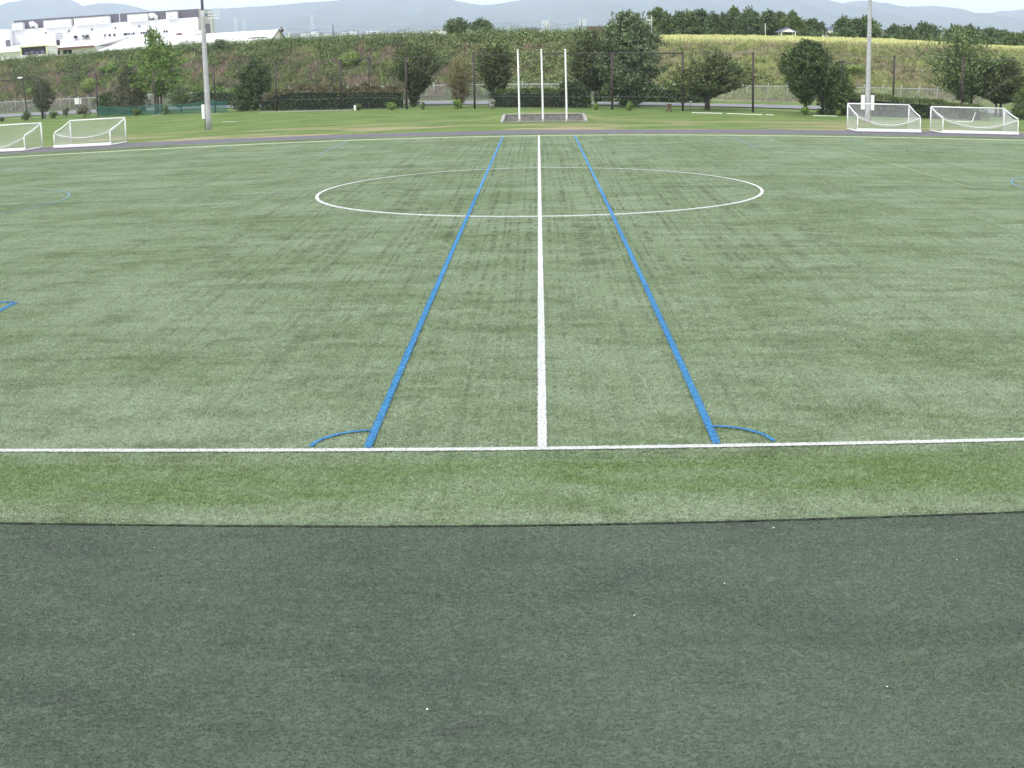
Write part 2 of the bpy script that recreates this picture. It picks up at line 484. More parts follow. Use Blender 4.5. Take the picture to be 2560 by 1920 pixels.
mi = np.where(dd < 0.3, 0, np.where(dd < 19, 1, np.where(cym < 420, 2, 3)))
me = mesh_np('ground', np.stack([X.ravel(), Y.ravel(), Z.ravel()], 1), F, [LAWN, EMB, PLAT, VALLEY], mi, smooth=True)
tag(link('ground', me), 'lawn around the pitch rising into a long weedy embankment and the valley beyond', None, None, 'structure')

def ribbon(name, pts0, pts1, z, mat, kind='structure', label=None):
    v = []; f = []
    for a, b in zip(pts0, pts1): v += [(a[0], a[1], z), (b[0], b[1], z)]
    for i in range(len(pts0) - 1): f.append((2 * i, 2 * i + 1, 2 * i + 3, 2 * i + 2))
    me = bpy.data.meshes.new(name); me.from_pydata(v, [], f); me.materials.append(mat)
    me.update()
    o = link(name, me)
    return tag(o, label, None, None, kind)
# pitch edge follows a slight curve at the far side
EX = [-90, -60, -42, -21, -8, 5.7, 22, 37, 60, 90]
EN = [74.5, 73.6, 72.7, 71.9, 70.8, 70.1, 70.8, 71.4, 72.4, 73.5]
EF = [80.5, 79.6, 78.8, 75.9, 75.0, 74.8, 75.6, 77.6, 78.6, 79.5]
xe = np.arange(-90, 90.1, 1.5)
en = np.interp(xe, EX, EN); ef = np.interp(xe, EX, EF)
EDGE = -2.83
def polysheet(name, lo, hi, z, mat, label):
    v = []; f = []
    for i in range(len(xe)): v += [(xe[i], lo[i], z), (xe[i], hi[i], z)]
    for i in range(len(xe) - 1): f.append((2 * i, 2 * i + 2, 2 * i + 3, 2 * i + 1))
    me = bpy.data.meshes.new(name); me.from_pydata(v, [], f); me.materials.append(mat); me.update()
    return tag(link(name, me), label, None, None, 'structure')
polysheet('artificial_turf', xe * 0.005 + EDGE + 0.012, en, 0.0, T_SHEET, 'light green artificial turf of the football pitch')
polysheet('turf_apron', xe * 0 - 40, xe * 0.005 + EDGE - 0.012, -0.004, A_SHEET, 'dark grey-green artificial turf apron in the foreground')
polysheet('asphalt_path', en + .004, ef + 0.25 * vnoise(xe, xe * 0, 0.7, 9), 0.004, ASPH, 'dark asphalt strip between the pitch and the lawn')
# service road
xr = np.arange(-130, 110, 2.0)
v = []; f = []
for x in xr:
    a, b = np.interp(x, FX, PN), np.interp(x, FX, PF)
    v += [(x, a, float(ground_z(x, a)) + .09), (x, b, float(ground_z(x, b)) + .09)]
for i in range(len(xr) - 1): f.append((2 * i, 2 * i + 2, 2 * i + 3, 2 * i + 1))
me = bpy.data.meshes.new('service_road'); me.from_pydata(v, [], f); me.materials.append(ROADM); me.update()
tag(link('service_road', me), 'grey asphalt service road behind the ball fence', None, None, 'structure')

# ------------------------------------------------------------------ turf fibres (real blades, instanced patches)
def patch(name, mat, n, h0, h1, wd, seed):
    r = np.random.default_rng(seed)
    k = n * 4
    b0 = r.uniform(-.5, .5, (n, 2))
    row = .0263
    b0[:, 1] = np.round(b0[:, 1] / row) * row + .006 * np.sin(b0[:, 0] * 9 + seed) + r.normal(0, .004, n)      # tufted in rows
    base = np.repeat(b0, 4, 0) + r.normal(0, .003, (k, 2)) * np.array([2.2, 1])
    ang = r.uniform(0, 6.283, k); lean = r.uniform(.15, 1.25, k)
    h = r.uniform(h0, h1, k)
    # the pile is brushed a little along the pitch
    dx = np.cos(ang) * np.sin(lean) * h * 1.5 + 0.25 * h * (r.random(k) - .3); dy = np.sin(ang) * np.sin(lean) * h * .75
    dz = np.cos(lean * .8) * h
    sx, sy = -np.sin(ang) * wd / 2, np.cos(ang) * wd / 2
    z0 = np.zeros(k) + 0.001
    V = np.empty((k, 3, 3), np.float32)
    V[:, 0] = np.stack([base[:, 0] - sx, base[:, 1] - sy, z0], 1)
    V[:, 1] = np.stack([base[:, 0] + sx, base[:, 1] + sy, z0], 1)
    V[:, 2] = np.stack([base[:, 0] + dx, base[:, 1] + dy, dz + .003], 1)
    me = mesh_np(name, V.reshape(-1, 3), np.arange(k * 3).reshape(-1, 3), [mat], None, np.clip(np.repeat(r.random(n), 4) * .6 + r.random(k) * .4, 0, 1))
    return bpy.data.objects.new(name, me)
def scatter(name, pts, prots, label, z):
    V = np.array([(x, y, z) for x, y in pts], np.float32)
    me = bpy.data.meshes.new(name); me.vertices.add(len(V)); me.vertices.foreach_set('co', V.ravel()); me.update()
    o = link(name, me)
    ng = bpy.data.node_groups.new(name + '_nodes', 'GeometryNodeTree')
    ng.interface.new_socket('Geometry', in_out='INPUT', socket_type='NodeSocketGeometry')
    ng.interface.new_socket('Geometry', in_out='OUTPUT', socket_type='NodeSocketGeometry')
    gi = ng.nodes.new('NodeGroupInput'); go = ng.nodes.new('NodeGroupOutput')
    ip = ng.nodes.new('GeometryNodeInstanceOnPoints')
    gg = ng.nodes.new('GeometryNodeGeometryToInstance')
    for p_ in prots[::-1]:
        oi = ng.nodes.new('GeometryNodeObjectInfo'); oi.inputs['Object'].default_value = p_; oi.inputs['As Instance'].default_value = True
        ng.links.new(oi.outputs['Geometry'], gg.inputs[0])
    ip.inputs['Pick Instance'].default_value = True
    ri = ng.nodes.new('FunctionNodeRandomValue'); ri.data_type = 'INT'
    ri.inputs[4].default_value = 0; ri.inputs[5].default_value = len(prots) - 1
    rr = ng.nodes.new('FunctionNodeRandomValue'); rr.data_type = 'INT'
    rr.inputs[4].default_value = 0; rr.inputs[5].default_value = 1; rr.inputs['Seed'].default_value = 5
    mu = ng.nodes.new('ShaderNodeMath'); mu.operation = 'MULTIPLY'; mu.inputs[1].default_value = math.pi
    cb = ng.nodes.new('ShaderNodeCombineXYZ')
    ng.links.new(rr.outputs[2], mu.inputs[0]); ng.links.new(mu.outputs[0], cb.inputs[2])
    ng.links.new(gi.outputs[0], ip.inputs['Points']); ng.links.new(gg.outputs[0], ip.inputs['Instance'])
    ng.links.new(ri.outputs[2], ip.inputs['Instance Index']); ng.links.new(cb.outputs[0], ip.inputs['Rotation'])
    ng.links.new(ip.outputs[0], go.inputs[0])
    md = o.modifiers.new('fibres', 'NODES'); md.node_group = ng
    return tag(o, label, None, None, 'stuff')
tp = [patch('turf_fibre_patch', T_FIB, 1350, .015, .040, .009, s) for s in (1, 2, 3, 4)]
ap = [patch('apron_fibre_patch', A_FIB, 2600, .010, .026, .0065, s) for s in (11, 12, 13)]
pts = []
for yy in np.arange(EDGE + .5, 73, 1.0):
    for xx in np.arange(-58.5, 58.6, 1.0):
        if abs(xx) < 12 + (yy + 16) * .62 and yy < np.interp(xx, EX, EN) - .45: pts.append((xx, yy + xx * .005))
scatter('turf_fibres', pts, tp, 'short matted light green pile of the artificial pitch', 0.0)
pts = [(xx, yy + xx * .005) for yy in np.arange(EDGE - .52, -11.5, -1.0) for xx in np.arange(-12.5, 12.6, 1.0)]
scatter('apron_fibres', pts, ap, 'short dark grey-green pile of the foreground turf', -0.004)
# dark joint between the two turfs
n_ = 700
jx = np.linspace(-60, 60, n_)
jy = jx * .005 + EDGE
jw = 0.011 + 0.007 * np.abs(np.sin(jx * 3.1) * np.sin(jx * 7.7 + 1))
SEAM = simple('joint_rubber', (0.012, 0.014, 0.012), 0.9, 0.2)
ribbon('turf_joint', list(zip(jx, jy - jw)), list(zip(jx, jy + jw)), 0.014, SEAM, 'structure', 'dark ragged joint between the light pitch turf and the dark apron turf')

# ------------------------------------------------------------------ painted / inlaid lines
LZ = 0.024
def inlay(name, pts, wd, mat, label, z=LZ, step=0.05, far=0.4, fib=True, side=False):
    """strip of coloured pile along a polyline, its edges ragged at fibre scale"""
    P = [Vector((a[0], a[1])) for a in pts]
    out_ = []
    for a, b in zip(P[:-1], P[1:]):
        dlen = (b - a).length; t = 0.0
        while t < dlen:
            q = a + (b - a) * (t / dlen)
            out_.append(q)
            t += min(far, max(step, step * (1 + max(0, q.y) / 8)))
    out_.append(P[-1])
    v = []; f = []
    for i, q in enumerate(out_):
        d = (out_[min(i + 1, len(out_) - 1)] - out_[max(i - 1, 0)]).normalized()
        nrm = Vector((-d.y, d.x))
        j1, j2 = random.gauss(0, .0045), random.gauss(0, .0045)
        v += [(*(q + nrm * (wd / 2 + j1)), z), (*(q - nrm * (wd / 2 + j2)), z)]
    for i in range(len(out_) - 1): f.append((2 * i, 2 * i + 1, 2 * i + 3, 2 * i + 2))
    # standing fibres of the line where the camera is near enough to see them, and the pile's own side where it is not
    for i in range(len(out_) - 1):
        a, b = out_[i], out_[i + 1]
        if fib and a.y < 32 and abs(a.x) < 14:
            dens = 5200 if a.y < 12 else 2600
            ln_ = (b - a).length; d = (b - a) / max(ln_, 1e-6); nrm = Vector((-d.y, d.x))
            for q in range(int(ln_ * wd * dens + random.random())):
                p_ = a + d * random.random() * ln_ + nrm * random.uniform(-.5, .5) * (wd + .012)
                t_ = random.uniform(0, 6.283); c_, s__ = math.cos(t_), math.sin(t_); le_ = random.uniform(.004, .026); hh = random.uniform(.010, .020)
                k_ = len(v); v += [(p_.x - s__ * .005, p_.y + c_ * .005, z - .008), (p_.x + s__ * .005, p_.y - c_ * .005, z - .008), (p_.x + c_ * le_, p_.y + s__ * le_, z - .003 + hh)]
                f.append((k_, k_ + 1, k_ + 2))
    if side:
        k_ = len(v)
        for i in range(len(out_)): v.append((v[2 * i + 1][0], v[2 * i + 1][1], 0.0))
        for i in range(len(out_) - 1): f.append((2 * i + 1, k_ + i, k_ + i + 1, 2 * i + 3))
    me = bpy.data.meshes.new(name); me.from_pydata(v, [], f); me.materials.append(mat); me.update()
    at = me.attributes.new('rnd', 'FLOAT', 'FACE')
    at.data.foreach_set('value', np.array([random.random() if len(q) == 3 else .5 for q in f], np.float32))
    return tag(link(name, me), label, None, None, 'structure')
def arc(cx, cy, r, a0, a1, n=160):
    return [(cx + r * math.cos(math.radians(a0 + (a1 - a0) * i / n)), cy + r * math.sin(math.radians(a0 + (a1 - a0) * i / n))) for i in range(n + 1)]
FW = 67.84
inlay('touchline', [(-52, 0), (52, 0)], .125, LWHITE, 'white touchline on the near side of the pitch')
inlay('touchline', [(-52, FW), (52, FW)], .15, LPALE, 'thin pale touchline on the far side of the pitch', .05, side=True)
inlay('halfway_line', [(0, .05), (0, FW - .05)], .128, LWHITE, 'white halfway line running away from the camera', LZ + .0035)
inlay('centre_circle', arc(0, FW / 2, 9.15, 0, 360, 300), .13, LWHITE, 'white centre circle', LZ + .010, side=True)
for s, t in ((-1, 'left'), (1, 'right')):
    b = 2.467 * s
    inlay('youth_goal_line', [(b, .07), (b, FW - .06)], .108, LBLUE, 'blue youth goal line %s of the halfway line' % t, LZ + .0105)
    inlay('corner_arc', arc(b, 0.06, .84, 6 if s > 0 else 94, 86 if s > 0 else 174, 40), .062, LBLUE, 'small blue corner arc %s of the halfway line' % t, LZ + .0072)
    inlay('youth_centre_circle', arc(28.45 * s, 35.2, 7.0, 0, 360, 200), .12, LFADE, 'worn blue youth centre circle on the %s half' % t, LZ + .001)
    inlay('youth_area_line', [(13.14 * s, 56.3), (13.14 * s, FW - .6)], .13, LFADE, 'worn blue line end near the far touchline on the %s' % t)
    inlay('youth_area_line', [(13.2 * s, 56.2), (44 * s, 56.2)], .11, LFADE, 'faint blue line parallel to the far touchline on the %s' % t, LZ + .0015)
    inlay('youth_mark', [(21.33 * s, 63.4), (21.33 * s, FW - .6)], .12, LFADE, 'short worn blue mark by the far touchline on the %s' % t)
    inlay('youth_area_line', [(12.98 * s, .8), (12.98 * s, 11.6)], .13, LBLUE, 'blue area line near the near touchline on the %s' % t)
    inlay('youth_area_line', [(13.05 * s, 11.66), (44 * s, 11.66)], .13, LBLUE, 'blue area line parallel to the near touchline on the %s' % t, LZ + .004)
inlay('youth_touchline', [(-52, 34.2), (-2.6, 34.2)], .09, LDARK, 'dark faded line across the left half', LZ + .012)
inlay('youth_touchline', [(2.6, 34.2), (52, 34.2)], .09, LDARK, 'dark faded line across the right half', LZ + .012)
inlay('worn_line', [(18.1, 62.3), (18.9, 34.3)], .09, LYEL, 'faint yellowish line on the right half', LZ - .001)

# ------------------------------------------------------------------ leaves
def quads(P, size, seed, aspect=0.6, upbias=0.35, along=None):
    """one leaf quad per point, random facing"""
    r = np.random.default_rng(seed); n = len(P)
    nr = r.normal(size=(n, 3)); nr[:, 2] += upbias; nr /= np.linalg.norm(nr, axis=1, keepdims=True)
    if along is None: a = r.normal(size=(n, 3))
    else: a = along + r.normal(size=(n, 3)) * .25
    a -= nr * (a * nr).sum(1, keepdims=True); a /= np.linalg.norm(a, axis=1, keepdims=True) + 1e-9
    b = np.cross(nr, a)
    s = (size * r.uniform(.6, 1.35, n))[:, None] / 2
    a = a * s; b = b * s * aspect
    V = np.stack([P - a, P - b * 0.9 - a * .1, P + a, P + b], 1).reshape(-1, 3)
    F = np.arange(4 * n).reshape(-1, 4)
    return V, F, r.random(n)
def profile_r(prof, z):
    return np.interp(z, [q[0] for q in prof], [q[1] for q in prof])
def crown_points(prof, n, seed, mode='clump', clump=.33, lumps=.28, cx=None, squash=1.0, fill=.62):
    r = np.random.default_rng(seed)
    z0, z1 = prof[0][0], prof[-1][0]
    zz = np.linspace(z0, z1, 60); w_ = profile_r(prof, zz) + .12; w_ /= w_.sum()
    nc = max(10, int(n / 26))
    cz = r.choice(zz, nc, p=w_) + r.uniform(-.5, .5, nc) * (z1 - z0) / 60
    th = r.uniform(0, 2 * math.pi, nc)
    rad = profile_r(prof, cz) * (1 - lumps + lumps * (1 + np.sin(th * 3 + cz * 1.7 + seed) * .6 + np.sin(th * 7 - cz * 2.9 + seed * 2) * .5))
    u = 1 - r.random(nc) ** 2 * fill if mode != 'solid' else np.sqrt(r.random(nc))
    C = np.stack([np.cos(th) * rad * u, np.sin(th) * rad * u * squash, cz], 1)
    if cx is not None: C[:, 0] += np.interp(cz, [q[0] for q in cx], [q[1] for q in cx])
    if mode == 'spray':
        org = np.zeros_like(C); org[:, 2] = z0 + (cz - z0) * .35 - .1
        if cx is not None: org[:, 0] = np.interp(org[:, 2], [q[0] for q in cx], [q[1] for q in cx])
        t = 1 - r.random((nc, 26)) ** 1.4 * .62
        D = C - org
        ln = np.linalg.norm(D, axis=1)
        P = org[:, None] + D[:, None] * t[..., None]
        P[..., 2] += .10 * (t ** 3) * ln[:, None] * .6
        P += r.normal(size=P.shape) * np.array([.13, .13, .07]) * clump / .33
        A = np.repeat((D / (ln[:, None] + 1e-6))[:, None], 26, 1).reshape(-1, 3)
        return P.reshape(-1, 3), A
    g = r.normal(size=(nc, 26, 3)) * clump * np.array([.62, .62, .45])
    P = (C[:, None] + g).reshape(-1, 3)
    return P, None
def tree(name, label, cat, x, y, prof, mat, n=3600, leaf=.2, seed=1, mode='clump', trunk=None, cx=None, clump=.33, shoots=0, group='trees behind the ball fence', asp=.6, lumps=.28, ztop=None, fill=.62, barkm=None, pz=None):
    z = float(ground_z(x, y)) if pz is None else pz
    t = thing(name, label, cat, (x, y, z), 0, group)
    n = int(n * 2.7); leaf *= 1.12
    P, A = crown_points(prof, n, seed, mode, clump, lumps, cx, 1.0, fill)
    r = np.random.default_rng(seed + 500)
    if shoots:
        th = r.uniform(0, 6.28, shoots); q = np.sqrt(r.random(shoots)); zt = r.uniform(.72, 1.0, shoots) * prof[-1][0]
        rr = profile_r(prof, zt * .93) * q
        bx = np.cos(th) * rr; by = np.sin(th) * rr
        if cx is not None: bx = bx + np.interp(zt, [a_[0] for a_ in cx], [a_[1] for a_ in cx])
        hh = r.uniform(.5, 1.25, shoots); k = 26
        tt = r.random((shoots, k))
        S = np.stack([bx[:, None] + r.normal(0, .07, (shoots, k)), by[:, None] + r.normal(0, .07, (shoots, k)), (zt - .35)[:, None] + tt * hh[:, None]], -1).reshape(-1, 3)
        P = np.concatenate([P, S]); 
        if A is not None: A = np.concatenate([A, np.tile([0, 0, 1.], (len(S), 1))])
    P[:, 2] = np.maximum(P[:, 2], .06)
    V, F, rv = quads(P, leaf, seed, asp, .35, A)
    link('crown', mesh_np('crown', V, F, [mat], None, rv), t)
    tk = MB()
    if trunk is None: trunk = [(0.0, 0.14, 1)]
    for (tx, tr_, nb) in trunk:
        zt = prof[0][0] + (prof[-1][0] - prof[0][0]) * .5
        tk.tube([(tx, 0, -.1), (tx * .9, .03, prof[0][0] * .6 + .2), (tx * 1.2, 0, prof[0][0] + .6), (tx * 1.3 + (0 if cx is None else cx[-1][1] * .5), 0, zt)], [tr_ * 1.35, tr_, tr_ * .8, tr_ * .3], 7)
        for i in range(5 * nb):
            a = r.uniform(0, 6.28); zb = prof[0][0] + r.uniform(-.1, .35) * (zt - prof[0][0]); ze = prof[0][0] + r.uniform(.25, .75) * (prof[-1][0] - prof[0][0])
            re = float(profile_r(prof, ze)) * .75
            tk.tube([(tx * 1.1, 0, zb), (tx + math.cos(a) * re * .5, math.sin(a) * re * .5, zb + (ze - zb) * .45), (tx + math.cos(a) * re, math.sin(a) * re, ze)], [tr_ * .5, tr_ * .3, tr_ * .1], 4)
    tk.build('trunk', barkm or BARK, t, smooth=True)
    return t

# trees between pitch lawn and road (X, Y from the survey of the photograph)
tree('deciduous_tree', 'tall loose fresh-green tree with two spires and forked trunk left of the left lamp pole', 'tree', -52.7, 149,
     [(2.4, .8), (3.4, 2.4), (5, 3.3), (7, 3.1), (8.3, 2.5), (9.4, 1.3), (10.8, .75), (11.7, .3)], L_FRESH, 4000, .27, 3, trunk=[(-.3, .17, 1), (.25, .15, 1)], shoots=26, clump=.40, cx=[(2, .2), (8, .3), (11, -.6)], lumps=.62)
tree('conifer_tree', 'brownish green conical conifer left of the tall two-spired tree', 'tree', -57.2, 149.5,
     [(.2, 1.5), (1.2, 2.3), (2.6, 2.2), (4.2, 1.7), (5.8, 1.0), (6.8, .3)], L_OLIVE, 3200, .22, 5, lumps=.35)
tree('conifer_shrub', 'low dark layered conifer bush at the left end of the green windbreak net', 'shrub', -61.3, 151.5,
     [(.2, 1.2), (1.2, 1.9), (2.2, 1.5), (3.1, .7)], L_DARK, 1700, .2, 6, lumps=.4, group='shrubs along the ball fence')
tree('pine_tree', 'small dome-shaped conifer on a thin trunk just left of the left lamp pole', 'tree', -47.6, 142.4,
     [(.9, .5), (1.3, 1.6), (2.1, 1.9), (3.0, 1.4), (3.9, .4)], L_PINE, 2000, .2, 7, mode='spray', trunk=[(0, .09, 1)])
tree('evergreen_tree', 'slim dark evergreen behind the second fence post at the far left', 'tree', -71.9, 153,
     [(1.1, .4), (2, 1.2), (3.2, 1.6), (4.6, 1.3), (5.7, .5)], L_OLIVE, 2400, .2, 8, trunk=[(-.15, .08, 1), (.15, .08, 1)])
tree('evergreen_tree', 'big rounded dark evergreen bushy to the ground at the left end of the long hedge', 'tree', -36.2, 136.6,
     [(.1, 1.5), (1.2, 1.9), (2.6, 2.0), (4.2, 2.0), (5.4, 1.6), (6.4, .6)], L_DARK, 4600, .22, 9, cx=[(0, -.6), (3, -.2), (6, .6)])
tree('yew_tree', 'dark evergreen spreading upward from a narrow foot at the right end of the long hedge', 'tree', -14.95, 129.4,
     [(.3, .5), (1.5, .8), (2.3, 1.4), (3.2, 2.1), (4.4, 2.9), (5.6, 3.0), (6.7, 2.5), (7.5, 1.2)], L_DARK2, 5600, .23, 10, mode='spray', cx=[(0, 0), (3, .4), (7, .5)], trunk=[(0, .2, 1)])
tree('bare_shrub', 'russet vase-shaped twiggy shrub between the two dark evergreens', 'shrub', -8.85, 121.4,
     [(.35, .2), (1, .65), (2, 1.25), (3.5, 1.75), (5, 1.5), (5.9, .7)], L_BROWN, 3600, .24, 11, mode='spray', asp=.22, trunk=[(0, .08, 1), (.12, .06, 1), (-.1, .06, 1)], clump=.4, fill=.9)
tree('yew_tree', 'dark evergreen with rounded crown left of the white flagpoles', 'tree', -4.7, 121.3,
     [(1.4, .6), (2.3, 1.3), (3.3, 1.9), (4.8, 2.25), (6.2, 2.1), (7.2, 1.0)], L_DARK2, 4400, .23, 12, mode='spray', trunk=[(0, .15, 1)])
tree('yew_tree', 'dark tree with upright shoots and leaning forked trunk right of the flagpoles', 'tree', 6.0, 119,
     [(1.9, .9), (3, 2.2), (4.4, 2.6), (6, 2.4), (7.2, 1.9), (8.2, .8)], L_DARK2, 5200, .23, 13, mode='spray', cx=[(0, .2), (4, -.2), (8, 0)], trunk=[(-.35, .14, 1), (.35, .14, 1)], shoots=26)
tree('broadleaf_tree', 'largest broadleaf tree, grey-green and leafy to the ground, right of the flagpoles', 'tree', 9.9, 116.4,
     [(.2, .8), (1.5, 1.8), (2.6, 2.5), (4, 3.0), (6, 3.1), (7.6, 2.8), (9, 2.0), (10.2, .8)], L_GREY, 9000, .25, 14, shoots=30, clump=.4, lumps=.3)
tree('yew_tree', 'wide umbrella-shaped dark tree on a short thick trunk beside the pale edging', 'tree', 17.5, 109.7,
     [(1.35, .5), (1.8, 2.2), (2.3, 3.7), (2.9, 4.5), (3.5, 4.3), (4.3, 3.5), (5.1, 2.5), (5.8, 1.5), (6.2, .5)], L_DARK2, 5600, .23, 15, mode='spray', trunk=[(0, .24, 2)], cx=[(0, 0), (3, .1), (6, 1.0)], clump=.34, fill=.85, lumps=.5)
tree('evergreen_tree', 'tall egg-shaped dark evergreen left of the garden lamp', 'tree', 26.4, 102.9,
     [(1.2, .4), (2.1, 1.0), (3.0, 1.9), (4.2, 2.25), (5.5, 2.1), (6.5, 1.5), (7.2, .6)], L_DARK, 4800, .22, 16, cx=[(0, 0), (3, 0), (7, .2)], trunk=[(-.1, .1, 1), (.12, .09, 1)])
tree('evergreen_shrub', 'tall bushy dark evergreen shrub around the garden lamp post', 'shrub', 29.9, 104.2,
     [(.1, 1.5), (1.5, 1.7), (3, 1.5), (4.3, 1.0), (5.1, .35)], L_MID, 3600, .22, 17, group='shrubs along the ball fence')
tree('pine_tree', 'broad airy light-tipped tree behind the rightmost goal', 'tree', 45.9, 109,
     [(1.6, .8), (2.4, 2.2), (3.5, 3.2), (5, 4.0), (6.3, 4.4), (7.5, 3.2), (8.8, 1.3)], L_PINE, 5200, .25, 18, mode='spray', cx=[(0, 0), (3, -1.0), (8, -1.4)], clump=.6, trunk=[(0, .19, 2)], fill=1.0, lumps=.5)
tree('yew_tree', 'dark wide tree on two slim trunks at the right edge of the photo', 'tree', 48.6, 107.5,
     [(1.5, 1.0), (2.2, 2.6), (3.4, 3.1), (4.6, 2.7), (5.5, 1.8), (6.2, .6)], L_DARK2, 5200, .23, 19, mode='spray', trunk=[(-.45, .12, 1), (.1, .14, 1)], cx=[(0, 0), (6, .3)])
tree('evergreen_shrub', 'round dark bush at the right edge behind the rightmost goal', 'shrub', 49.6, 103,
     [(.1, 1.2), (1, 1.4), (2, 1.1), (2.8, .4)], L_MID, 1500, .2, 20, group='shrubs along the ball fence')

# hedges: a polyline box full of leaves
def hedge(name, label, pts, hs, wd, mat, tipmat=None, n=5000, seed=1, leaf=.17, group='clipped hedges by the ball fence', tip=.35, rough=.12):
    r = np.random.default_rng(seed)
    x0, y0 = pts[0]; x1, y1 = pts[-1]
    t = thing(name, label, 'hedge', (x0, y0, float(ground_z(x0, y0))), 0, group)
    ln = math.hypot(x1 - x0, y1 - y0)
    u = r.random(n); side = r.random(n)
    H = np.interp(u, np.linspace(0, 1, len(hs)), hs) + rough * np.sin(u * ln * 1.3 + seed) + rough * np.sin(u * ln * 3.7)
    H *= np.clip(np.minimum(u, 1 - u) * ln / .35 + .55, 0, 1)
    zf = 1 - r.random(n) ** 1.2
    w_ = wd / 2 * (1 - .3 * zf ** 4)
    off = np.where(side < .42, -w_, np.where(side < .6, w_, r.uniform(-1, 1, n) * w_)) + r.normal(0, .07, n)
    zz = np.where(side < .6, zf * H, H * (1 - .25 * r.random(n) ** 2))
    dx, dy = (x1 - x0) / ln, (y1 - y0) / ln
    P = np.stack([dx * u * ln + dy * -off * -1, dy * u * ln - dx * -off, zz + r.normal(0, .05, n)], 1)
    P[:, 2] = np.maximum(P[:, 2], .05)
    V, F, rv = quads(P, leaf, seed, .7)
    if tipmat:
        k = (zz > H * (1 - tip)) & (r.random(n) < .85)
        Fm = F
        link('foliage', mesh_np('foliage', V, F, [mat, tipmat], k.astype(int), rv), t)
    else:
        link('foliage', mesh_np('foliage', V, F, [mat], None, rv), t)
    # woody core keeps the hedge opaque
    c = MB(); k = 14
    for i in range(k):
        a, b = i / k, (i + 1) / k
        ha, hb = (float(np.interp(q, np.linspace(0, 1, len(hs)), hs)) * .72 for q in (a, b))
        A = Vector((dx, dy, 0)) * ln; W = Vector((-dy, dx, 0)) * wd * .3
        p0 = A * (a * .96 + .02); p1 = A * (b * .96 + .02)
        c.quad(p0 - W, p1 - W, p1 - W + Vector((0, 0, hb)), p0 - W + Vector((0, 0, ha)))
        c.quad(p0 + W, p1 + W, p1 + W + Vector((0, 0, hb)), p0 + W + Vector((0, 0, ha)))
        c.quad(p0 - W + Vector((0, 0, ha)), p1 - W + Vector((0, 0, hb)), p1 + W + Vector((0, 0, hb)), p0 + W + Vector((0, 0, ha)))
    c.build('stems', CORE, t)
    return t
hedge('hedge', 'long dark hedge with russet top between two dark evergreens left of the flagpoles', [(-34.6, 134.6), (-15.6, 125.2)], [1.7, 2.7, 2.9, 2.9, 2.7, 2.75, 2.6, 2.5], 1.9, L_HEDGE, L_HRED, 14000, 31, .2, tip=.33, rough=.24)
hedge('hedge', 'trimmed dark hedge behind the white flagpoles', [(-5.3, 120.6), (2.9, 116.4)], [1.9, 2.1, 2.05, 2.1], 1.7, L_HEDGE, L_MID, 6000, 32, .17, tip=.2, rough=.05)
hedge('hedge', 'short rounded bush closing the hedge right of the flagpoles', [(2.5, 116.7), (5.3, 115.3)], [2.3, 2.8, 2.6, 1.7], 1.9, L_DARK, None, 2600, 33, .19)
hedge('hedge', 'low green hedge across the road right of the big broadleaf tree', [(7.0, 136.0), (20.6, 131.6)], [2.2, 2.1, 2.2, 2.0, 1.9], 1.8, L_MID, None, 6500, 34, .2, rough=.16)
hedge('hedge', 'low dark hedge running behind the two right goals', [(30.6, 102.6), (43.0, 97.6)], [2.3, 2.1, 1.9, 1.7, 1.3], 1.7, L_HEDGE, L_MID, 7000, 35, .17, tip=.25, rough=.1)
hedge('hedge', 'row of mixed shrubs across the road behind the left lamp pole', [(-56.0, 170), (-37.5, 161)], [2.6, 3.0, 2.5, 2.9, 2.6], 2.2, L_MID, L_FRESH, 9000, 36, .24, tip=.4, rough=.3)

def bush(label, x, y, h, rad, mat, n=420, seed=1, leaf=.16, name='shrub', stem=True, group='small shrubs dotted along the ball fence'):
    r = np.random.default_rng(seed); n = int(n * 1.9)
    z = float(ground_z(x, y))
    t = thing(name, label, 'shrub', (x, y, z), 0, group)
    u = r.normal(size=(n, 3)); u /= np.linalg.norm(u, axis=1, keepdims=True); u *= (1 - r.random((n, 1)) ** 2 * .5)
    u *= 1 + .18 * np.sin(u[:, :1] * 5 + seed)
    kb = 9
    cb = r.normal(size=(kb, 3)); cb /= np.linalg.norm(cb, axis=1, keepdims=True); cb *= .52
    sb = r.uniform(.38, .62, kb); pick = r.integers(0, kb, n)
    u = cb[pick] + u * sb[pick][:, None]
    P = u * np.array([rad, rad, h * .5]) + np.array([0, 0, h * .5])
    P[:, 2] = np.maximum(P[:, 2], .04)
    V, F, rv = quads(P, leaf, seed, .7)
    link('foliage', mesh_np('foliage', V, F, [mat], None, rv), t)
    if stem:
        c = MB()
        for i in range(4): c.tube([(0, 0, -.05), (math.cos(i * 1.6) * rad * .4, math.sin(i * 1.6) * rad * .4, h * .6)], [.03, .012], 5)
        c.build('stem', BARK, t)
    return t
bush('small dark clipped bush cut by the left photo edge', -77.4, 150, .8, .55, L_DARK, 260, 41)
bush('dark clipped bush left of the second fence post from the left edge', -72.8, 148.6, 1.35, .85, L_DARK, 520, 42)
bush('bright green low bush right of the slim dark evergreen', -68.0, 147.5, 1.2, .85, L_MID, 520, 43)
bush('small olive sapling bush under the white sign', -67.9, 151.8, 1.75, .62, L_OLIVE, 380, 44)
bush('large dark bowl-shaped bush above the second goal from the left', -62.5, 144.8, 1.75, 1.1, L_OLIVE, 800, 45)
bush('upright green shrub by the green windbreak net', -53.3, 140.3, 1.35, .65, L_MID, 420, 46)
bush('narrow green shrub in front of the tall two-spired tree', -48.4, 137.8, 1.3, .5, L_MID, 360, 47)
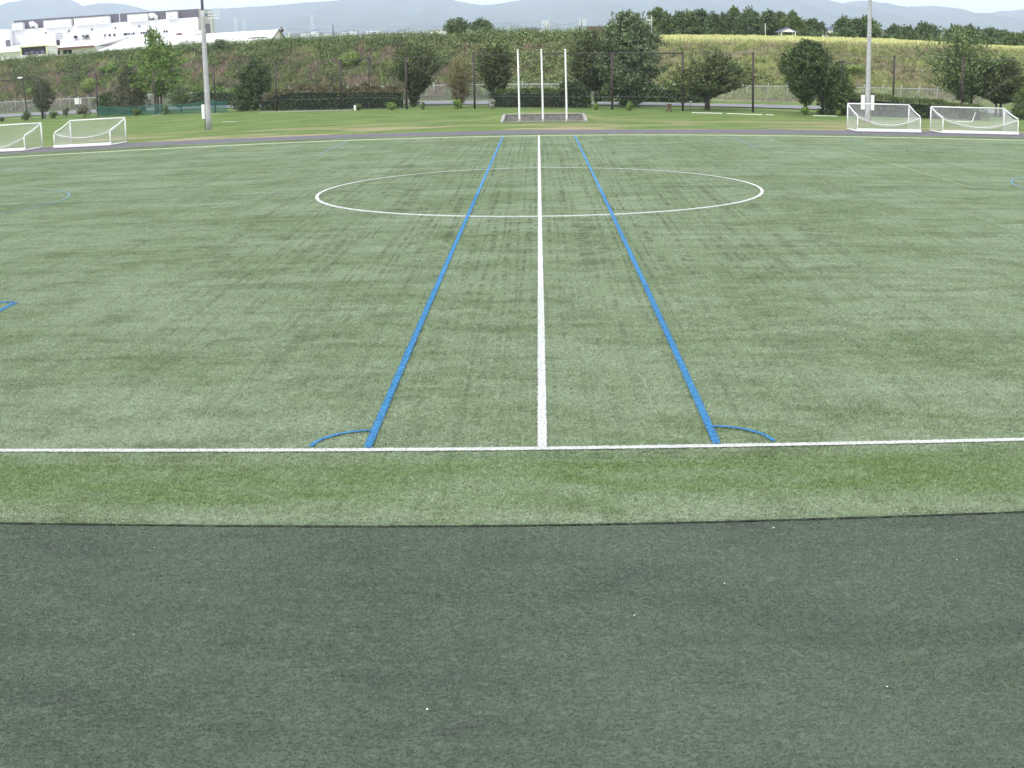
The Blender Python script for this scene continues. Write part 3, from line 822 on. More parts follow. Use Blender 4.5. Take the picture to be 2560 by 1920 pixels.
bush('small dark shrub with a pale label before the long hedge', -20.6, 122.7, 1.05, .5, L_MID, 360, 48)
bush('round bright green bush before the right end of the long hedge', -16.5, 120.4, 1.0, .62, L_FRESH, 420, 49)
bush('tiny green bush on a stub right of the long hedge', -12.7, 118.3, .95, .34, L_MID, 260, 50)
bush('leafy fresh shrub at the foot of the russet twiggy shrub', -8.9, 118.2, 1.3, .6, L_FRESH, 420, 51)
bush('pale flowering shrub left of the hedge behind the flagpoles', -4.9, 114.5, 1.2, .42, L_FLOWER, 300, 52)
bush('small fresh green shrub at the foot of the forked tree', 5.9, 110.2, .9, .34, L_FRESH, 260, 53)
bush('loose light green shrub right of the fence post under the big broadleaf tree', 9.4, 108.7, .95, .55, L_FRESH, 320, 54)
bush('small green shrub at the foot of the egg-shaped evergreen', 26.0, 101.4, .95, .45, L_FRESH, 320, 55)
bush('tiny pale shrub at the foot of the tall bushy shrub', 29.4, 101.3, .6, .3, L_LIME, 160, 56)

# ------------------------------------------------------------------ embankment vegetation
def tufts(name, X, Yv, h, seed, mat, label, blades=6, spread=.22, wd=.06):
    r = np.random.default_rng(seed); n = len(X)
    Z = ground_z(X, Yv); k = n * blades
    B = np.repeat(np.stack([X, Yv, Z], 1), blades, 0) + np.concatenate([r.normal(0, spread, (k, 2)), np.zeros((k, 1))], 1)
    hh = np.repeat(h, blades) * r.uniform(.5, 1.2, k)
    a = r.uniform(0, 6.283, k); le = r.uniform(.1, .6, k) * hh
    T = B + np.stack([np.cos(a) * le, np.sin(a) * le, hh], 1)
    b = r.uniform(0, 6.283, k); w2 = wd * r.uniform(.6, 1.4, k)
    S = np.stack([np.cos(b) * w2, np.sin(b) * w2, np.zeros(k)], 1)
    M_ = B * .45 + T * .55 + np.array([0, 0, .04])
    V = np.stack([B - S * .6, B + S * .6, M_ + S * .8, M_ - S * .8], 1); V2 = np.stack([M_ - S * .8, M_ + S * .8, T], 1)
    Vt = np.concatenate([V.reshape(-1, 3), T])
    F1 = np.arange(4 * k).reshape(-1, 4)
    Ft = np.stack([F1[:, 3], F1[:, 2], 4 * k + np.arange(k)], 1)
    F = np.concatenate([F1[:, [0, 1, 2]], F1[:, [0, 2, 3]], Ft])
    rv = r.random(k)
    me = mesh_np(name, Vt, F, [mat], None, np.concatenate([rv, rv, rv]))
    return tag(link(name, me), label, None, None, 'stuff')
n = 36000
ex = rng.uniform(-122, 84, n)
ed = rng.random(n) ** 1.0 * 31 + .6
ey = np.interp(ex, FX, LF) + 1.5 + ed
keep = (ed < 18) | (rng.random(n) < .8)
ex, ey, ed = ex[keep], ey[keep], ed[keep]
eh = np.where(ed < 17, rng.uniform(.35, .85, len(ex)), rng.uniform(.2, .42, len(ex)))
eh = eh * np.interp(ex, [-5, 12], [1.15, .75]) * (1 + .4 * vnoise(ex, ey, .5, 8))
tufts('embankment_weeds', ex, ey, np.clip(eh, .15, 1.4), 61, WEED, 'tangled dry and green weeds covering the embankment')
# tall stems along the crest, left of the big broadleaf tree
n = 2300
cx_ = rng.uniform(-120, 12, n); cy_ = np.interp(cx_, FX, LF) + 18.5 + rng.normal(0, 1.5, n)
tufts('tall_stems', cx_, cy_, rng.uniform(.6, 1.9, n), 62, L_MID, 'tall thin weed stems standing on the embankment crest', 4, .1, .045)
# leafy scrub, too tangled to count
def scrub(name, C, R, mat, label, per=60, leaf=.2, seed=1, kind='stuff', group=None, cat=None, flat=.75):
    r = np.random.default_rng(seed); k = len(C)
    u = r.normal(size=(k, per, 3)); u /= np.linalg.norm(u, axis=2, keepdims=True); u *= (1 - r.random((k, per, 1)) ** 2 * .5)
    P = C[:, None] + u * R[:, None, None] * np.array([1.15, 1, flat])
    V, F, rv = quads(P.reshape(-1, 3), leaf, seed, .7, .6)
    return tag(link(name, mesh_np(name, V, F, [mat], None, rv)), label, cat, group, kind)
def scrub_at(n, x0, x1, d0, d1, r0, r1, seed, pw=1.0):
    r = np.random.default_rng(seed)
    x = r.uniform(x0, x1, n); d = d0 + (d1 - d0) * r.random(n) ** pw
    nz = vnoise(x, d, .35, seed); k = nz > -.15
    x, d = x[k], d[k]
    y = np.interp(x, FX, LF) + 1.5 + d; R = r.uniform(r0, r1, len(x))
    return np.stack([x, y, ground_z(x, y) + R * .5], 1), R
C, R = scrub_at(520, -118, -10, 6, 18.5, .7, 2.0, 71, .7)
scrub('embankment_scrub', C, R, L_MID, 'mid green leafy scrub over the left embankment', 120, .27, 71)
C, R = scrub_at(420, -118, -8, 1, 18, .5, 1.5, 72)
scrub('embankment_scrub', C, R, L_OLIVE, 'dull brownish scrub over the left embankment', 100, .25, 72)
C, R = scrub_at(360, -100, -5, 2, 17, .5, 1.0, 73)
scrub('embankment_scrub', C, R, L_FRESH, 'bright green patches of scrub over the left embankment', 60, .22, 73)
C, R = scrub_at(520, -20, 9, 1, 18.5, .7, 1.35, 74)
scrub('vine_cover', C, R, L_KUDZU, 'thick pale green vines covering the slope behind the flagpoles', 80, .26, 74)
C, R = scrub_at(260, 12, 80, 1, 16, .3, .7, 75)
scrub('embankment_scrub', C, R, L_LIME, 'small yellowish scrub over the right embankment', 40, .18, 75)
C, R = scrub_at(260, 12, 80, 2, 15, .3, .75, 76)
scrub('embankment_scrub', C, R, L_MID, 'small darker scrub over the right embankment', 46, .2, 76)
C, R = scrub_at(260, -66, 8, 15.0, 19.5, .6, 1.8, 77)
scrub('crest_scrub', C, R, L_MID, 'uneven green scrub along the embankment crest', 120, .27, 77)
def slopebush(label, x, d, h, rad, mat, seed, leaf=.24, n=900):
    y = float(np.interp(x, FX, LF)) + 1.5 + d
    return bush(label, x, y, h, rad, mat, n, seed, leaf, 'slope_shrub', True, 'larger shrubs on the embankment')
slopebush('yellow-green spreading shrub low on the embankment above the white sign', -82, 6.0, 2.6, 2.4, L_LIME, 81, n=1300)
slopebush('green shrub patch at the far left low on the embankment', -96, 5.5, 1.8, 1.9, L_FRESH, 82)
slopebush('fresh green shrub halfway up the embankment right of the yellow-green one', -79, 11, 2.2, 2.6, L_FRESH, 83, n=1300)
slopebush('pale feathery shrub on the embankment above the long hedge', -29, 10, 2.7, 2.2, L_LIME, 84, n=1300)
slopebush('dark round shrub on the crest right of the left lamp pole', -55, 16.5, 2.3, 2.2, L_DARK, 85, n=1200)
slopebush('yellow-topped shrub left of the dark evergreen by the long hedge', -20.5, 7.5, 2.3, 1.6, L_LIME, 86)
slopebush('low green shrub above the chain-link fence right of the right lamp pole', 42, 8, 1.4, 2.0, L_LIME, 87)
slopebush('dark green patch of shrub halfway up the slope left of the egg-shaped evergreen', 25.5, 7.5, 1.4, 1.9, L_MID, 88)

# ------------------------------------------------------------------ tall ball fence
POSTS = [(-80.5, 154.2), (-70.92, 149.96), (-60.39, 144.84), (-50.43, 139.99), (-40.95, 135.38), (-31.94, 130.87), (-23.08, 126.02), (-14.87, 121.53), (-6.96, 117.48), (0.46, 113.77), (7.65, 110.18), (14.71, 107.82), (21.57, 105.59), (28.28, 103.47), (35.37, 102.69), (42.32, 101.93), (49.3, 101.2)]
bf = thing('ball_fence', 'tall ball fence of brown posts and wires across the far lawn', 'fence', (0.46, 113.77, 0))
HP = 6.0
def rel(p, z): return (p[0] - .46, p[1] - 113.77, z)
pm = MB().tube([(0, 0, -.1), (0, 0, HP)], .11, 8).tube([(0, 0, HP), (0, 0, HP + .05)], .135, 8).mesh('post', BROWN, True)
for p_ in POSTS: link('post', pm, bf, rel(p_, float(ground_z(*p_))))
for i in range(len(POSTS) - 1):
    a, b = POSTS[i], POSTS[i + 1]
    thick = i == 0 or 9 <= i <= 10
    mb = MB().tube([rel(a, HP - .12), rel(b, HP - .12)], .085 if thick else .022, 6)
    mb.build('top_rail' if thick else 'top_wire', BROWN if thick else WIRE, bf)
    MB().tube([rel(a, 1.35), rel(b, 1.35)], .016, 4).build('middle_wire', WIRE, bf)
    MB().tube([rel(a, .12), rel(b, .12)], .016, 4).build('bottom_wire', WIRE, bf)
for i in (3, 7, 8, 9, 10, 11, 13, 15):
    for s in (1, -1):
        a, b = POSTS[i], POSTS[min(i + 1, len(POSTS) - 1)]
        if i >= len(POSTS) - 1: continue
        p0, p1 = (rel(a, HP - .5), rel(b, .6)) if s > 0 else (rel(a, .6), rel(b, HP - .5))
        if (i + s) % 3 == 0 and i != 9: continue
        MB().tube([p0, p1], .018, 4).build('brace_cable', CABLE, bf)
# green windbreak net hung low on the left bays
gn = thing('windbreak_net', 'low dark green windbreak net tied along the left part of the ball fence', 'net', (-60.2, 144.3, 0))
seg = [(-60.2, 144.3), (-50.4, 139.5), (-40.9, 134.9), (-39.0, 134.0)]
hn = [1.5, 1.35, 1.6, 1.6]
g = MB(); g2 = MB()
top_ = []
for j in range(len(seg) - 1):
    for q in range(12):
        t0_, t1_ = q / 12, (q + 1) / 12
        f0 = lambda t: (seg[j][0] + (seg[j + 1][0] - seg[j][0]) * t + 60.2, seg[j][1] + (seg[j + 1][1] - seg[j][1]) * t - 144.3)
        h0 = hn[j] + (hn[j + 1] - hn[j]) * t0_ - .25 * math.sin(math.pi * t0_); h1 = hn[j] + (hn[j + 1] - hn[j]) * t1_ - .25 * math.sin(math.pi * t1_)
        A, B = f0(t0_), f0(t1_)
        g.quad((A[0], A[1], .03), (B[0], B[1], .03), (B[0], B[1], h1), (A[0], A[1], h0))
        top_.append((A[0], A[1], h0))
g.build('netting', GREENNET, gn)
MB().tube(top_, .018, 4).build('top_cord', simple('green_cord', (0.05, 0.17, 0.14), .7), gn)

# ------------------------------------------------------------------ chain-link fence
cf = thing('chain_link_fence', 'grey chain-link fence with angled post tops at the foot of the embankment', 'fence', (0, float(np.interp(0, FX, LF)), 0))
fy0 = float(np.interp(0, FX, LF))
xs_ = []; x_ = -113.0
while x_ < 78:
    xs_.append(x_); x_ += 2.55 * (.9 if x_ < -10 else 1.0)
pm = MB().tube([(0, 0, -.1), (0, 0, 2.0), (0.0, -.30, 2.42)], [.06, .06, .05], 6).mesh('fence_post', GALV, True)
prevp = None
cm = MB()
for i, x_ in enumerate(xs_):
    y_ = float(np.interp(x_, FX, LF)); z_ = float(ground_z(x_, y_))
    link('post', pm, cf, (x_, y_ - fy0, z_))
    if prevp is not None:
        a, b = (prevp[0], prevp[1] - fy0, prevp[2]), (x_, y_ - fy0, z_)
        if i % 4 != 3 or True:
            cm.quad((a[0], a[1] + .05, a[2] + .05), (b[0], b[1] + .05, b[2] + .05), (b[0], b[1] + .05, b[2] + 1.98), (a[0], a[1] + .05, a[2] + 1.98))
    prevp = (x_, y_, z_)
cm.build('mesh_panel', CHAIN, cf)
for i in range(0, len(xs_) - 1, 6):
    ch = xs_[i:i + 7]
    MB().tube([(q, float(np.interp(q, FX, LF)) - fy0, 2.0) for q in ch], .045, 6).build('top_rail', GALV, cf)
for dz, dy in ((2.2, -.15), (2.38, -.28)):
    MB().tube([(q, float(np.interp(q, FX, LF)) - fy0 + dy, dz) for q in xs_], .01, 4).build('barbed_wire', WIRE, cf)
# notice board on the fence
sg = thing('notice_board', 'small white notice board hung on the chain-link fence at the left', 'sign', (-81.1, 190.3, 0.95))
MB().box(-.62, .62, -.02, .02, 0, 1.02).build('board', SIGNM, sg)
for zz in (.25, .42, .58, .74): MB().box(-.45, .40 - zz * .2, -.024, -.0205, zz, zz + .045).build('print_line', simple('faded_print', (.6, .6, .5), .6), sg)

# ------------------------------------------------------------------ lamp poles
def lamp_pole(label, x, y, r0, boxes, lean=(0, 0), H=17.0, steel_from=None):
    t = thing('lamp_pole', label, 'pole', (x, y, float(ground_z(x, y))), 0, 'concrete floodlight poles')
    n = 15; zs = [H * i / n for i in range(n + 1)]
    fr = lambda z: r0 * (1 - .45 * z / H)
    zt = steel_from or H
    pz = [z for z in zs if z < zt] + [zt]
    MB().tube([(lean[0] * z / H, lean[1] * z / H, z - (.15 if z == 0 else 0)) for z in pz], [fr(z) for z in pz], 20).build('shaft', POLEC, t, smooth=True)
    if steel_from: MB().tube([(lean[0] * z / H, lean[1] * z / H, z) for z in (zt, H)], [fr(zt) * .72, fr(H) * .5], 14).build('steel_mast', simple('weathered_steel', (.2, .18, .22), .6), t, smooth=True)
    for z in (2.9, 3.6, 4.8, 6.2, 7.6, 9.2):
        if z < zt: MB().tube([(lean[0] * z / H, lean[1] * z / H, z), (lean[0] * z / H, lean[1] * z / H, z + .05)], fr(z) + .012, 20).build('band', GALV, t)
    for (bx, by, bz, bh, bw) in boxes:
        b = MB().box(bx - bw / 2, bx + bw / 2, by - .16, by + .16, bz, bz + bh).build('switch_box', WHITE, t); soften(b, .015)
        MB().box(bx - bw / 2 + .03, bx + bw / 2 - .03, by - .172, by - .1605, bz + .05, bz + bh - .05).build('box_door', WHITE, b)
        MB().tube([(bx * .72, by - .1, bz - bh * .0), (bx * .72, by - .1, -.05)], .03, 6).build('conduit', DARK, t)
    return t
lamp_pole('tall concrete floodlight pole with one white switch box on the left lawn', -30.3, 93.4, .27, [(-.44, 0, 1.02, 1.32, .30)], (-.15, 0), steel_from=11.0)
lamp_pole('tall concrete floodlight pole with two white switch boxes behind the right goal', 29.0, 89.2, .235, [(-.43, -.02, 1.12, 1.28, .30), (.43, .02, 1.08, 1.32, .30)], (.1, 0))

# ------------------------------------------------------------------ flagpoles and their retaining wall
for (x, y, h, lb) in ((-1.62, 87.4, 6.15, 'white flagpole standing left of the other two'), (.37, 87.15, 6.15, 'white flagpole in the middle of the three'), (2.37, 86.8, 6.12, 'white flagpole standing right of the other two')):
    t = thing('flagpole', lb + ', before the low concrete wall', 'flagpole', (x, y, float(ground_z(x, y))), 0, 'three white flagpoles')
    MB().tube([(0, 0, 0.0), (0, 0, .04), (-.02, 0, h * .5), (-.05, 0, h)], [.085, .08, .068, .052], 12).build('pole', WHITE, t, smooth=True)
    MB().tube([(0, 0, -.06), (0, 0, .1), (0, 0, .28)], [.15, .145, .09], 12).build('foot', CONC_L, t, smooth=True)
    MB().tube([(-.05, 0, h), (-.05, 0, h + .05), (-.05, 0, h + .08)], [.11, .11, .05], 10).build('cap', WHITE, t)
    MB().tube([(.075, -.02, 1.1), (.03, -.03, h - .05)], .006, 4).build('halyard', ROPE, t)
t = thing('retaining_wall', 'low stained concrete wall with angled end wings behind the flagpoles', 'wall', (.45, 88.0, 0))
MB().box(-3.35, 3.35, 0, .22, -.1, .58).build('wall_panel', CONC_W, t)
o = MB().box(-3.5, 3.5, -.05, .30, .583, .645).build('coping', CONC_L, t); soften(o, .01)
for s in (-1, 1):
    mb = MB()
    a0, a1 = s * 3.37, s * 3.72
    mb.v = [(a0 - s * .12, 0.0, -.1), (a0 + s * .10, 0.2, -.1), (a1 - s * .02, -1.0, -.1), (a1 - s * .27, -1.0, -.1), (a0 - s * .12, 0.0, .66), (a0 + s * .10, .2, .66), (a1 - s * .02, -1.0, .10), (a1 - s * .27, -1.0, .10)]
    mb.f = [(0, 1, 2, 3), (4, 5, 6, 7), (0, 1, 5, 4), (1, 2, 6, 5), (2, 3, 7, 6), (3, 0, 4, 7)]; mb.mi = [0] * 6
    mb.build('wing_wall', CONC_L, t)
MB().box(-3.4, 3.4, -.62, -.5, -.02, .05).build('base_kerb', CONC_L, t)

# ------------------------------------------------------------------ goals
def goal(label, x, y, rz, W=5.25, D=2.9, H=2.02, sag=.62, seed=1):
    """opening towards +Y (the lawn), net and weighted back bar towards the pitch"""
    t = thing('football_goal', label, 'goal', (x, y, 0.012), rz, 'portable white goals parked beyond the pitch')
    h = W / 2; r = .052; bz = 1.14; bd = D
    c = MB().tube([(-h, 0, H), (h, 0, H)], r, 12).build('crossbar', WHITE, t, smooth=True)
    for s in (-1, 1):
        MB().tube([(s * h, 0, .0), (s * h, 0, H)], r, 12).build('goal_post', WHITE, t, smooth=True)
        MB().tube([(s * h, -.02, H - .03), (s * h, -D * .5, bz + (H - bz) * .45), (s * h, -bd + .12, bz + .1), (s * h, -bd, bz - .06), (s * h, -bd, .05)], .042, 10).build('back_stay', WHITE, t, smooth=True)
        MB().tube([(s * h, .1, .06), (s * h, -bd, .06)], .055, 10).build('ground_bar', WHITE, t, smooth=True)
    o = MB().box(-h - .07, h + .07, -bd - .12, -bd + .10, .03, .25).build('ballast_bar', WHITE, t); soften(o, .03, 3)
    for s in (-1, 1):
        MB().tube([(s * (h - .25), -bd - .05, .0), (s * (h - .25), -bd + .05, .0)], .06, 8).build('wheel', DARK, t)
    # net: strings modelled one by one, joined; sags to a gathered rope line
    q = MB(); step = .125
    nx_ = int(W / step)
    def sagz(u): return bz - sag * (1 - (2 * u - 1) ** 2)
    def P(u, v):
        """u across 0..1, v 0 crossbar .. 1 sag line .. 2 ground"""
        xx = -h + W * u
        if v <= 1:
            zz = H - .04 + (sagz(u) - H + .04) * v; yy = -bd * v * .96; zz -= .20 * math.sin(math.pi * v)
            return (xx, yy, zz)
        w_ = v - 1
        return (xx, -bd * .96 + .25 * math.sin(math.pi * w_) * math.sin(u * math.pi), sagz(u) * (1 - w_) + .22 * w_)
    R_ = .0055
    for i in range(nx_ + 1):
        u = i / nx_
        q.tube([P(u, v / 6) for v in range(0, 13)], R_, 3, cap=False)
    for v in [k / 22 for k in range(1, 22)] + [1 + k / 9 for k in range(1, 9)]:
        q.tube([P(u / 14, v) for u in range(15)], R_, 3, cap=False)
    for s in (0, 1):
        for i in range(1, int(D / step)):
            yy = -i * step; f_ = min(1, -yy / (bd * .96)); zt = P(s, f_)[2]
            q.tube([((-h, h)[s], yy, .06), ((-h, h)[s], yy, zt)], R_, 3, cap=False)
        for zz in np.arange(.2, 1.9, step):
            fe = 1.0 if zz < bz else max(0, (H - zz) / (H - bz))
            q.tube([((-h, h)[s], 0, zz), ((-h, h)[s], -bd * fe, zz)], R_, 3, cap=False)
    o = q.build('net', NETC, t); o['kind'] = 'stuff'
    MB().tube([P(u / 20, 1) for u in range(21)], .03, 6).build('gathered_rope', ROPE, t, smooth=True)
    MB().tube([(P(u / 20, 1.12)[0], P(u / 20, 1.12)[1] + .06, P(u / 20, 1.12)[2] - .1 * math.sin(u / 20 * math.pi)) for u in range(21)], .016, 5).build('net_rope', ROPE, t, smooth=True)
    return t
goal('white portable goal cut off by the left edge of the photo', -42.85, 78.0, math.radians(-6), sag=.75)
goal('white portable goal with a sagging pale net, second from the left edge', -35.62, 78.5, math.radians(-6), W=5.0, sag=.42)
goal('white portable goal standing in front of the right lamp pole', 26.6, 77.2, math.radians(1), W=5.02, sag=.6)
goal('white portable goal nearest the right edge of the photo', 34.0, 77.2, math.radians(1), W=6.2, H=1.92, sag=.62)

# ------------------------------------------------------------------ small things on the lawn
def garden_lamp(label, x, y, h, capw=.5, lean=0.0):
    t = thing('garden_lamp', label, 'lamp', (x, y, float(ground_z(x, y))), 0, 'dark garden lamp posts')
    MB().tube([(0, 0, -.1), (lean, 0, h)], [.07, .055], 8).build('post', DARK, t, smooth=True)
    MB().tube([(lean, 0, h), (lean, 0, h + .08), (lean, 0, h + .2)], [capw * .5, capw * .62, capw * .25], 12).build('lamp_cap', DARK, t)
    return t
garden_lamp('dark garden lamp on a post left of the right lamp pole', 30.1, 102.9, 5.25, .62)
garden_lamp('thin dark lamp post behind the long russet hedge', -20.1, 128.9, 5.95, .5)
tl = garden_lamp('slanting dark lamp post with a pale head at the far left', -74.6, 153.2, 6.0, .3, -.35)
MB().box(-1.05, -.3, -.12, .12, 6.05, 6.28).build('lamp_head', WHITE, tl)
t = thing('marker_stake', 'thin dark stake with white tip left of the umbrella-shaped tree', 'stake', (15.3, 106.4, 0))
MB().tube([(0, 0, -.05), (.03, 0, .92)], .02, 6).build('rod', DARK, t)
MB().tube([(.03, 0, .9), (.03, 0, 1.02)], .07, 8).build('tip', WHITE, t)
# tree stump on legs
t = thing('tree_stump', 'weathered brown stump-like wooden post base left of the umbrella-shaped tree', 'stump', (13.1, 106.1, -.02))
MB().tube([(0, 0, .12), (0, 0, .5), (.02, 0, .78)], [.2, .22, .26], 9).build('stump_body', TREAD, t)
for i in range(4):
    a = .6 + i * 1.57
    MB().tube([(math.cos(a) * .1, math.sin(a) * .1, .35), (math.cos(a) * .36, math.sin(a) * .36, 0.0)], [.07, .045], 6).build('leg', TREAD, t)
for lb, (x0, y0, x1, y1, wd) in {
    'white edging strip under the left half of the umbrella-shaped tree': (15.1, 103.6, 18.0, 102.7, .2),
    'white edging strip under the right of the umbrella-shaped tree': (18.4, 102.4, 21.7, 101.0, .2),
    'white edging strip at the foot of the egg-shaped evergreen': (26.6, 100.4, 29.0, 100.1, .2),
    'short white edging strip right of the fence post beside the umbrella-shaped tree': (22.0, 101.0, 22.8, 100.9, .18),
    'pale edging strip along the foot of the long russet hedge': (-34.0, 129.8, -21.5, 124.2, .28),
    'pale stone slab behind the second goal from the left': (-50.5, 138.4, -48.8, 138.0, .35),
    'pale stone slab left of the left lamp pole': (-41.5, 133.5, -39.6, 132.8, .35),
    'pale concrete slab on the lawn right of the left lamp pole': (-32.6, 107.2, -30.9, 106.4, .5)}.items():
    ln = math.hypot(x1 - x0, y1 - y0)
    o = MB().box(0, ln, -wd * .35, wd * .35, -.05, .04).build('edging_strip', CONC_L if 'pale' in lb else WHITE, None, (x0, y0, float(ground_z(x0, y0))), math.atan2(y1 - y0, x1 - x0))
    tag(soften(o, .02), lb, 'edging', 'pale edging strips and slabs on the lawn')
t = thing('garden_tag', 'small white label stake in front of the long russet hedge', 'label', (-20.9, 122.2, 0))
MB().box(-.14, .1, -.02, .02, .02, .62).build('tag_plate', WHITE, t)
t = thing('fallen_board', 'white board and leaning rod on the lawn behind the rightmost goal', 'board', (40.2, 93.6, 0))
MB().box(-1.3, .2, -.1, .1, .0, .05).build('plank', WHITE, t, rz=-.12)
MB().tube([(.25, 0, .05), (.55, 0, .95)], [.05, .03], 6).build('leaning_rod', WHITE, t)
# scraps of paper and leaf on the turf
sm = MB().quad((-.02, -.012, 0), (.018, -.016, .004), (.022, .012, .008), (-.015, .016, .002)).mesh('scrap', WHITE)
for i, (x, y) in enumerate([(-4.05, -5.8), (1.9, -4.6), (3.05, -6.9), (4.6, -4.2), (-1.0, -7.1), (-4.5, -3.6), (.9, -5.3), (5.1, -6.2), (-2.8, -2.5), (2.7, -3.1)]):
    o = link('paper_scrap', sm, None, (x, y, .026), i * 1.3)
    o.scale = (.32 + .07 * (i % 5),) * 3
    tag(o, 'tiny pale scrap lying on the turf near the camera', 'litter', 'tiny scraps scattered over the near turf')

# ------------------------------------------------------------------ trees on the plateau
def spread(x, y, zt, k=16.0):
    s = (y - CY + k) / (y - CY); return x * s, y + k, CH + (zt - CH) * s
PT = [(18.08, 167.5, 12.82, 16.9, 19.0), (19.13, 167.1, 12.1, 18.5, 20.2), (20.3, 166.7, 11.3, 19.8, 21.0), (21.44, 166.3, 12.31, 20.9, 22.8), (22.7, 165.8, 12.18, 21.95, 23.75), (24.26, 165.3, 12.54, 23.7, 25.66), (26.15, 164.6, 11.81, 25.3, 27.1), (27.57, 164.1, 11.81, 26.9, 28.5), (29.13, 164.1, 12.78, 28.4, 30), (31.5, 164.4, 12.65, 30.3, 33), (34.3, 164.8, 12.47, 33.6, 35.5), (36.2, 165, 12.27, 35.4, 37.1), (38.06, 165.3, 12.38, 37.1, 39.3), (41.2, 165.7, 11.38, 40.4, 42.6), (46.3, 166.3, 11.81, 45, 47.2), (48.3, 166.5, 11.56, 47.3, 49.5), (49.9, 166.7, 11.91, 49.2, 52), (54.8, 167.4, 10.78, 53.9, 56), (56.8, 167.6, 10.6, 55.8, 57.8), (59.85, 168, 11.3, 58.2, 61.4), (64.7, 168, 11.08, 63.2, 66), (66.7, 168, 11.14, 65.6, 68.9), (70.3, 168, 10.88, 68.9, 71.2), (72.6, 168, 10.58, 71.2, 73.8), (74.9, 168, 10.22, 73.9, 76.8)]
word = ['first', 'second', 'third', 'fourth', 'fifth', 'sixth', 'seventh', 'eighth', 'ninth', 'tenth', 'eleventh', 'twelfth', 'thirteenth']
for i, (x, y, zt, a, b) in enumerate(PT):
    X_, Y_, Z_ = spread(x, y, zt, 15 + 3 * (i % 3))
    z0 = float(ground_z(X_, Y_)); h = Z_ - z0; rad = (b - a) * .68
    f = 1.0
    prof = [(.15, rad * .8), (h * .25, rad * 1.15), (h * .5, rad * 1.12), (h * .75, rad * .85), (h * .93, rad * .45), (h, rad * .12)] if i % 3 else [(.2, rad * .9), (h * .3, rad * 1.2), (h * .6, rad), (h * .85, rad * .6), (h, rad * .15)]
    if i < 13: lb = '%s tree from the left in the dark row beyond the right part of the embankment' % word[i]
    elif i == 13: lb = 'lone rounded tree just right of the small pavilion on the plateau'
    elif i < 17: lb = '%s tree of the group beyond the embankment left of the right lamp pole' % ('first', 'second', 'third')[i - 14]
    elif i < 20: lb = '%s tree right of the right lamp pole beyond the embankment' % ('first', 'second', 'third')[i - 17]
    else: lb = '%s tree of the far row above the rightmost goal' % ('first', 'second', 'third', 'fourth', 'fifth')[i - 20]
    tree('plateau_tree', lb, 'tree', X_, Y_, prof, L_ROW if i % 4 else L_MID, 1700, .3, 200 + i, clump=.42, group='trees on the plateau', trunk=[(0, .12, 1)], lumps=.5, shoots=5)
# low mixed undergrowth and a pale wall at the foot of the row
r_ = np.random.default_rng(9)
n = 150
ux = r_.uniform(17, 100, n); uy = np.interp(ux, FX, LF) + 43 + r_.uniform(-1.5, 5, n)
C = np.stack([ux, uy, ground_z(ux, uy) + .5], 1)
scrub('plateau_undergrowth', C, r_.uniform(.6, 1.2, n), L_ROW, 'dark undergrowth below the row of trees on the plateau', 46, .3, 91)
for (x, y, zt, a, b, lb) in ((-12.85, 180.9, 12.19, -14.9, -10.5, 'broad dark pine on the plateau left of the flagpoles'), (-8.77, 179, 11.96, -10.4, -6.8, 'smaller flat-topped pine right of the broad dark pine on the plateau')):
    X_, Y_, Z_ = spread(x, y, zt, 12)
    h = Z_ - float(ground_z(X_, Y_)); rad = (b - a) * .55
    tree('plateau_pine', lb, 'tree', X_, Y_, [(.3, rad * .5), (h * .3, rad * .9), (h * .55, rad * 1.1), (h * .8, rad * .8), (h, rad * .25)], L_ROW, 1900, .28, int(300 + x), mode='spray', clump=.5, group='trees on the plateau', trunk=[(0, .12, 1)])

# ------------------------------------------------------------------ buildings
# factory, long dark upper storey over a white one
fb = thing('factory_building', 'long white factory with slate upper storey and white bays beyond the embankment at the left', 'building', (-108, 280, 9))
def fx(m_, name, mat, par=fb, **k): return m_.build(name, mat, par, **k)
ox, oy, oz = -108, 280, 9
def bx(x0, x1, y0, y1, z0, z1): return MB().box(x0 - ox, x1 - ox, y0 - oy, y1 - oy, z0 - oz, z1 - oz)
fx(bx(-132.6, -83.6, 280, 296, 9, 18.85), 'lower_wall', BWHITE)
fx(bx(-160, -132.7, 277, 300, 9, 19.0), 'left_wing', BWHITE)
fx(MB().prism([(-132.5 - ox, 18.86 - oz), (-83.6 - ox, 18.52 - oz), (-83.6 - ox, 20.95 - oz), (-132.5 - ox, 21.2 - oz)], .5, 15.8), 'upper_storey', BPURP)
fx(bx(-83.58, -83.4, 281, 295.5, 14.4, 20.85), 'end_wall', BSIDE)
fx(bx(-83.38, -83.32, 283, 291, 14.4, 17.4), 'loading_door', BPURP)
fx(bx(-83.38, -83.32, 283, 292, 19.3, 20.0), 'end_window', GLASS)
for a, b in ((-132.4, -129.6), (-123.8, -116.5), (-115.6, -106.3), (-101.4, -96.2), (-91.3, -88.6)):
    o = fx(bx(a, b, 278.9, 280.6, 18.75, 20.5), 'roof_bay', BWHITE)
    fx(bx(a - .1, b + .1, 278.7, 280.6, 20.5, 20.62), 'bay_roof', BSIDE, o)
    k = max(1, int((b - a) / 2.6))
    for i in range(k):
        cxx = a + (b - a) * (i + .5) / k
        fx(bx(cxx - .35, cxx + .35, 278.86, 278.9, 19.0, 19.55), 'louvre', simple('grey_louvre', (.5, .5, .52), .6), o)
for hx in (-126.2, -94.2):
    o = fx(MB().tube([(hx - ox, -.2, 18.9 - oz), (hx - ox, -.2, 19.6 - oz), (hx - ox - .5, -.9, 20.0 - oz), (hx - ox - 1.2, -1.4, 19.8 - oz)], [.5, .5, .6, .75], 12), 'vent_hood', WHITE, smooth=True)
